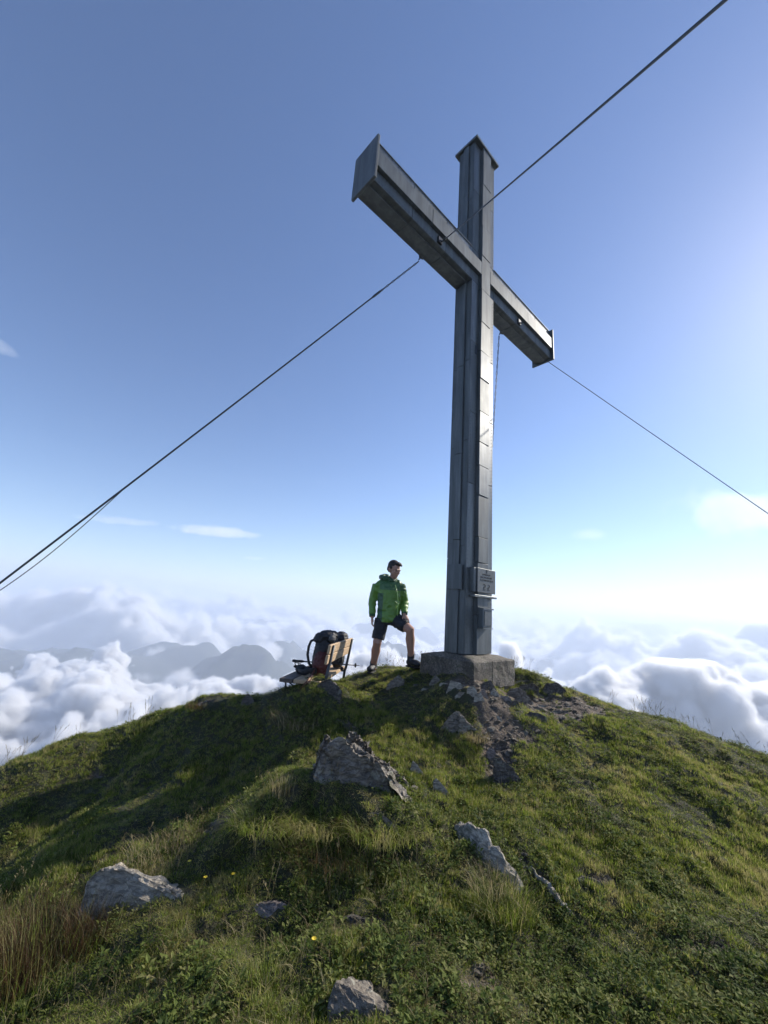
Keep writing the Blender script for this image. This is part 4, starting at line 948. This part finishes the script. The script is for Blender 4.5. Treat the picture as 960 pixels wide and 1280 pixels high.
# ------------------------------------------------------------------ bench, facing the valley on the left
BO = Vector((-1.14, 5.25, -.905)); BR = R(-7.2)
bench = tag(empty('bench', (BO.x, BO.y, hz(BO.x + .2, BO.y + .6)), BR), 'weathered wooden bench with steel legs seen from behind, loaded with a backpack', 'bench')
BZ = BO.z - bench.location.z         # seat height in bench space
def bp(name, x0, x1, y0, y1, z0, z1, mat, M=None, bev=.006):
    bm = bmesh.new(); box(bm, x0, x1, y0, y1, z0 + BZ, z1 + BZ, M, bev); return from_bm(name, bm, mat, bench)
for k in range(3):
    bp('seat_plank', .005 + k * .175, .170 + k * .175, 0 + .01 * (k % 2), 1.5 - .01 * k, -.045, 0, M_WOOD_D if k == 0 else M_WOOD)
def lean_pt(z): return .535 + .13 * z
for k, (z0, z1) in enumerate(((.20, .31), (.32, .43))):
    zc = (z0 + z1) / 2; xc = lean_pt(zc); M = Matrix.Translation((xc, 0, zc + BZ)) @ Matrix.Rotation(R(8), 4, 'Y')
    bm = bmesh.new(); box(bm, -.016, .016, .0 + .012 * k, 1.5, -(z1 - z0) / 2, (z1 - z0) / 2, M, .005); from_bm('backrest_board', bm, M_WOOD, bench)
for y in (.12, 1.38):
    gx = BO + Matrix.Rotation(BR, 3, 'Z') @ Vector((.25, y, 0)); gl = hz(gx.x, gx.y) - bench.location.z - .05
    bm = bmesh.new(); tube(bm, [(.52, y, gl), (.54, y, BZ - .05), (lean_pt(.0) + .022, y, BZ), (lean_pt(.42) + .03, y, BZ + .42)], [.02, .02, .02, .018], 8); from_bm('back_leg', bm, M_STEEL, bench, True)
    bm = bmesh.new(); tube(bm, [(.06, y, gl - .08), (.05, y, BZ - .045)], .012, 8); from_bm('front_leg', bm, M_STEEL, bench, True)
    bm = bmesh.new(); tube(bm, [(.02, y, BZ - .055), (.54, y, BZ - .055)], .014, 8); from_bm('seat_bearer', bm, M_STEEL, bench, True)
    bm = bmesh.new(); tube(bm, [(.09, y, BZ - .06), (.52, y, BZ - .06 - .24)], .009, 8); from_bm('brace', bm, M_STEEL, bench, True)

# backpack on the bench
M_BAG = mat_flat('black_nylon', (.014, .014, .016), .65, 0, .4, 30, .5, 60); M_BAGR = mat_flat('dark_red_nylon', (.075, .014, .012), .6, 0, .3, 30, .4, 60); M_GREY = mat_flat('grey_nylon', (.09, .09, .09), .7)
PO = at(402, 843, 5.75); bag = tag(empty('backpack', PO), 'black and dark red hiking backpack leaning on the bench backrest with its straps loose', 'backpack')
def bb(px, py, y=5.75): return at(px, py, y) - PO
bm = bmesh.new()
tube(bm, [bb(401, 842), bb(401, 832), bb(403, 820), bb(406, 808), bb(408, 800)], [(.14, .10), (.16, .125), (.16, .13), (.15, .13), (.12, .11)], 18)
melt('main_bag', bm, .009, M_BAG, bag, 3, .012, 16)
bm = bmesh.new(); ball(bm, bb(408, 795), (.165, .15, .075), Matrix.Rotation(R(-10), 4, 'Y')); ball(bm, bb(402, 799), (.11, .14, .06)); melt('lid', bm, .009, M_BAG, bag, 2, .012, 18)
bm = bmesh.new(); ball(bm, bb(415, 797, 5.68), (.055, .09, .06)); melt('lid_pocket', bm, .008, M_GREY, bag, 2, .006, 24)
bm = bmesh.new(); tube(bm, [bb(400, 843, 5.63), bb(400, 832, 5.61), bb(403, 821, 5.62), bb(405, 815, 5.64)], [(.05, .095), (.075, .105), (.07, .1), (.04, .08)], 16); melt('front_pocket', bm, .008, M_BAGR, bag, 3, .01, 22)
for dy in (-.05, .14):
    bm = bmesh.new(); tube(bm, [bb(396, 799, 5.75 + dy), bb(389, 801, 5.75 + dy), bb(386, 808, 5.75 + dy), bb(384.5, 818, 5.75 + dy), bb(386, 829, 5.75 + dy), bb(392, 836, 5.75 + dy)], [(.006, .018)] * 6, 8); from_bm('shoulder_strap', bm, M_BAG, bag, True)
bm = bmesh.new(); tube(bm, [bb(398, 837, 5.6), bb(391, 840, 5.5), bb(386, 838, 5.5), bb(379, 841, 5.55), bb(373, 838, 5.6)], [(.012, .04), (.012, .045), (.012, .04), (.012, .045), (.01, .03)], 8); from_bm('hip_belt', bm, M_BAG, bag, True)
for k, (a, b, c) in enumerate((((394, 836), (386, 848), (373, 864)), ((393, 839), (388, 850), (378, 860)))):
    bm = bmesh.new(); tube(bm, [bb(*a, 5.5), bb(*b, 5.12), bb(*c, 5.10)], [(.003, .010)] * 3, 6); from_bm('dangling_strap', bm, M_BAGR, bag, True)
sb = at(427, 797, 6.3); bm = bmesh.new(); ball(bm, (0, 0, 0), (.10, .13, .09)); ball(bm, (-.02, .0, -.12), (.09, .14, .15)); ball(bm, (-.03, 0, -.3), (.1, .13, .14))
o = melt('bag', bm, .01, M_BAG, None, 3, .012, 14); o.location = sb; tag(o, 'second black bag behind the backpack, its top just showing over the backrest', 'bag')
bm = bmesh.new(); sb2 = at(376, 836, 5.72); ball(bm, (0, 0, 0), (.07, .10, .055)); ball(bm, (.05, 0, -.02), (.07, .1, .05)); o = melt('pouch', bm, .008, M_BAG, None, 2, .01, 22); o.location = sb2; tag(o, 'small black pouch lying on the bench seat in front of the backpack', 'pouch')
# trekking poles lying across the bench
M_POLE = mat_flat('dark_pole', (.03, .032, .035), .35, .6)
for k, (a, b, ya, yb, lb) in enumerate((((368, 826), (450, 832), 5.75, 6.0, 'black trekking pole, upper of the two, its tip and basket sticking out behind the bench'), ((370, 833), (432, 836), 5.7, 6.1, 'black trekking pole, lower of the two, its tip just past the bench upright'))):
    A, B = at(*a, ya), at(*b, yb); tp = tag(empty('trekking_pole', A), lb, 'trekking pole', 'trekking poles laid across the bench'); d = (B - A); dn = d.normalized(); L_ = d.length
    bm = bmesh.new(); tube(bm, [dn * .1, dn * L_ * .55, dn * L_ * .56, dn * (L_ - .05)], [.009, .009, .0075, .007], 8); from_bm('shaft', bm, M_POLE, tp, True)
    bm = bmesh.new(); tube(bm, [dn * -.03, dn * -.01, dn * .04, dn * .1, dn * .13], [.012, .02, .015, .018, .011], 8); from_bm('grip', bm, M_BAG, tp, True)
    bm = bmesh.new(); tube(bm, [dn * (L_ - .075), dn * (L_ - .06)], [.028, .03], 12); from_bm('basket', bm, M_BAG, tp, True)
    bm = bmesh.new(); tube(bm, [dn * (L_ - .05), dn * (L_ + .0)], [.006, .003], 6); from_bm('tip', bm, M_STEEL, tp, True)
    bm = bmesh.new(); u = Vector((0, 0, 1)); tube(bm, [dn * 0 + u * .01, dn * -.03 + u * .05 if k else dn * .02 + u * -.06, dn * .06 + u * (.04 if k else -.07), dn * .05], [(.002, .007)] * 4, 6); from_bm('wrist_strap', bm, M_BAG, tp, True)
#--PART5--

# ------------------------------------------------------------------ far mountains, sea of cloud, haze
def ridge_sheet():
    nx, ny = 700, 360
    gx, gy = np.meshgrid(np.linspace(-14000, 14000, nx), np.linspace(1400, 16000, ny))
    n = fbm(gx / 2600 + 3.3, gy / 2600 + 1.7, 6, .5); rg = 1 - np.abs(fbm(gx / 2000 + 9, gy / 2000 + 4, 6, .52)) * 2.4
    z = -1500 + 900 * rg + 700 * n
    for px, py, d, sx, sy, k in MTN:
        p = at(px, py, d); z = z + np.maximum(0, p.z - z) * np.exp(-((gx - p.x) / sx) ** 2 - ((gy - p.y) / sy) ** 2) * k
    z = np.minimum(z, -60 - 0 * gx + (gy > 9000) * 40) + 120 * fbm(gx / 420, gy / 420, 5, .6)
    co = np.stack([gx, gy, z], -1).reshape(-1, 3); i = np.arange(nx * ny).reshape(ny, nx); q = np.stack([i[:-1, :-1], i[:-1, 1:], i[1:, 1:], i[1:, :-1]], -1).reshape(-1, 4)
    me = bpy.data.meshes.new('mountains'); me.from_pydata(co.tolist(), [], q.tolist())
    t = NT('forested_mountain'); P = t.pos(); a = t.noise(.004, 7, .6, P)
    t.set(base=t.mix(t.ramp(a, [(.4, g3(0)), (.6, g3(1))]), (.012, .02, .014), (.04, .045, .03)), rough=.95)
    return tag(link('mountains', me, t.m, smooth=True), kind='structure', label='dark wooded mountain flanks far below, blue with haze')
MTN = [(50, 818, 2700, 700, 400, 1), (20, 816, 3000, 900, 400, 1), (250, 806, 3300, 700, 500, 1), (480, 778, 6500, 1500, 700, 1), (80, 742, 11000, 1800, 900, 1), (690, 812, 5200, 700, 500, .9), (620, 790, 8000, 1800, 600, 1), (560, 770, 11000, 2500, 800, 1), (900, 800, 7000, 1200, 600, .8)]
ridge_sheet()

def vol_mat(name, col, dens, g):
    m = bpy.data.materials.new(name); m.use_nodes = True; t = m.node_tree; t.nodes.clear(); o = t.nodes.new('ShaderNodeOutputMaterial'); v = t.nodes.new('ShaderNodeVolumePrincipled')
    v.inputs['Color'].default_value = (*col, 1); v.inputs['Density'].default_value = dens; v.inputs['Anisotropy'].default_value = g
    t.links.new(v.outputs[0], o.inputs['Volume']); return m
def cloud(name, label, mn, mx, res, scale, thick, bumps, base, mat, gain=6, big=4.0, fine=3.0, kind='stuff', cat=None, seed=0, ell=None, rough=.55):
    vd = bpy.data.volumes.new(name); ob = bpy.data.objects.new(name, vd); COL.objects.link(ob)
    g = bpy.data.node_groups.new(name, 'GeometryNodeTree'); g.interface.new_socket('Geometry', in_out='INPUT', socket_type='NodeSocketGeometry'); g.interface.new_socket('Geometry', in_out='OUTPUT', socket_type='NodeSocketGeometry')
    N, L = g.nodes, g.links; out = N.new('NodeGroupOutput'); vc = N.new('GeometryNodeVolumeCube'); vc.inputs['Min'].default_value = mn; vc.inputs['Max'].default_value = mx
    for i, k in enumerate('XYZ'): vc.inputs['Resolution ' + k].default_value = res[i]
    pos = N.new('GeometryNodeInputPosition')
    def VM(op, a, b):
        n = N.new('ShaderNodeVectorMath'); n.operation = op; L.new(a, n.inputs[0]); n.inputs[1].default_value = b; return n.outputs['Vector' if op != 'LENGTH' else 'Value']
    def M(op, a, b=0.0):
        n = N.new('ShaderNodeMath'); n.operation = op
        for i, x in enumerate((a, b)):
            if isinstance(x, (int, float)): n.inputs[i].default_value = x
            else: L.new(x, n.inputs[i])
        return n.outputs[0]
    def nz(sc, det, vec, ro=.55):
        n = N.new('ShaderNodeTexNoise'); n.inputs['Scale'].default_value = sc; n.inputs['Detail'].default_value = det; n.inputs['Roughness'].default_value = ro
        L.new(vec, n.inputs['Vector']); return M('SUBTRACT', n.outputs[0], .5)
    pv = VM('ADD', pos.outputs[0], (seed * 991.0, seed * 577.0, 0))
    n1 = nz(1 / scale, 8, pv, rough); n2 = nz(.28 / scale, 2, pv)
    sp = N.new('ShaderNodeSeparateXYZ'); L.new(pos.outputs[0], sp.inputs[0])
    if ell is None:
        top = base
        for (bx, by, sx, sy, A) in bumps:
            q = VM('MULTIPLY', VM('SUBTRACT', pos.outputs[0], (bx, by, 0)), (1 / sx, 1 / sy, 0)); ln = VM('LENGTH', q, (0, 0, 0))
            e = M('POWER', 2.718, M('MULTIPLY', M('MULTIPLY', ln, ln), -1.0)); top = M('ADD', M('MULTIPLY', e, A), top)
        h = M('DIVIDE', M('SUBTRACT', top, sp.outputs[2]), thick); h = M('MINIMUM', h, 1.6)
    else:
        (cx, cy, cz), (ax, ay, az) = ell
        q = VM('MULTIPLY', VM('SUBTRACT', pos.outputs[0], (cx, cy, cz)), (1 / ax, 1 / ay, 1 / az)); h = M('MULTIPLY', M('SUBTRACT', .75, VM('LENGTH', q, (0, 0, 0))), thick)
    v = M('ADD', M('ADD', M('MULTIPLY', n1, fine), M('MULTIPLY', n2, big)), h)
    v = M('MULTIPLY', v, gain); c = N.new('ShaderNodeClamp'); L.new(v, c.inputs[0]); L.new(c.outputs[0], vc.inputs['Density'])
    sm = N.new('GeometryNodeSetMaterial'); sm.inputs['Material'].default_value = mat; L.new(vc.outputs[0], sm.inputs[0]); L.new(sm.outputs[0], out.inputs[0])
    md = ob.modifiers.new('density', 'NODES'); md.node_group = g; vd.materials.append(mat)
    return tag(ob, label, cat, None, kind)
def bp_(px, py, d, w, dep, base):
    """a rise of the cloud top that reaches photo pixel row py at distance d"""
    p = at(px, py, d); return (p.x, p.y, w, dep, p.z - base)
M_CLOUD = vol_mat('cloud', (.98, .98, .98), .1, .2); M_CLOUDF = vol_mat('far_cloud', (.98, .98, .98), .03, .2); M_WISP = vol_mat('thin_cloud', (1, 1, 1), .0009, .2); M_STREAK = vol_mat('streak_cloud', (1, 1, 1), .0019, .3)
NB, FB = -370, -520
near_b = [(-1500, 2050, 1500, 480, -120), (-700, 1900, 500, 300, -60), bp_(150, 765, 2000, 110, 170, NB), bp_(60, 905, 1100, 300, 200, NB), bp_(300, 850, 1500, 500, 250, NB), bp_(640, 812, 1500, 130, 150, NB), bp_(900, 850, 1300, 400, 250, NB), bp_(700, 870, 1100, 400, 200, NB), bp_(480, 840, 1600, 400, 200, NB)]
cloud('cloud_sea', 'sea of white cloud filling the valley round the summit', (-2300, 420, -560), (2300, 2300, -90), (820, 320, 78), 150, 110, near_b, NB, M_CLOUD, 7, 3.6, 4.4, seed=1)
far_b = [(-1800, 2800, 2300, 600, -140), bp_(120, 738, 4200, 330, 350, FB), bp_(160, 770, 3900, 300, 300, FB), bp_(30, 765, 4300, 500, 300, FB), bp_(290, 770, 5000, 700, 350, FB), bp_(850, 805, 3600, 550, 350, FB), bp_(950, 765, 3900, 330, 350, FB), bp_(770, 800, 5200, 500, 400, FB), bp_(200, 738, 9000, 2500, 900, FB), bp_(500, 770, 9000, 2500, 900, FB), bp_(800, 785, 9000, 3000, 900, FB)]
cloud('far_clouds', 'distant billowing banks of cloud below the horizon', (-11000, 2300, -900), (11000, 12000, 120), (760, 340, 56), 400, 290, far_b, FB, M_CLOUDF, 7, 4.0, 4.6, seed=2)
for px, py, ax, az, mt, lb in ((272, 665, 900, 95, M_STREAK, 'long bright white streak of cloud above the left horizon'), (150, 651, 800, 60, M_WISP, 'thin faint tail of cloud left of the bright white streak'), (2, 434, 260, 110, M_WISP, 'faint cloud wisp half out of the picture high on the left edge')):
    p = at(px, py, 6000)
    cloud('streak_cloud', lb, (p.x - ax * 1.1, p.y - 500, p.z - az * 1.6), (p.x + ax * 1.1, p.y + 500, p.z + az * 1.6), (200, 60, 40), 240, 2.0, [], 0, mt, 2.4, .8, 2.6, 'thing', 'cloud', 3, ((p.x, p.y, p.z), (ax, 420, az)), rough=.62)
p = at(318, 698, 6000)
cloud('streak_cloud', 'tiny faint wisp of cloud under the end of the long white streak', (p.x - 330, p.y - 200, p.z - 60), (p.x + 330, p.y + 200, p.z + 60), (80, 40, 20), 160, 2.0, [], 0, M_WISP, 1.5, .6, 1.6, 'thing', 'cloud', 4, ((p.x, p.y, p.z), (300, 180, 45)))
p = at(930, 640, 6000)
cloud('fair_weather_cloud', 'soft pale cloud low in the bright sky near the right edge', (p.x - 1600, p.y - 600, p.z - 500), (p.x + 1600, p.y + 600, p.z + 500), (160, 60, 50), 420, 2.0, [], 0, M_WISP, 1.6, 1.2, 3.0, 'thing', 'cloud', 8, ((p.x, p.y, p.z), (1500, 560, 520)))
p = at(735, 668, 6000)
cloud('fair_weather_cloud', 'small faint white puff of cloud right of the cross shaft', (p.x - 500, p.y - 300, p.z - 200), (p.x + 500, p.y + 300, p.z + 200), (90, 50, 36), 240, 2.0, [], 0, M_WISP, 1.5, 1.0, 2.8, 'thing', 'cloud', 6, ((p.x, p.y, p.z), (420, 260, 150)))
bm = bmesh.new(); box(bm, -20000, 20000, -20000, 22000, -1900, 260)
tag(from_bm('haze', bm, vol_mat('haze', (.76, .85, 1), 2.4e-4, .15)), 'pale blue haze over the valleys', kind='stuff')
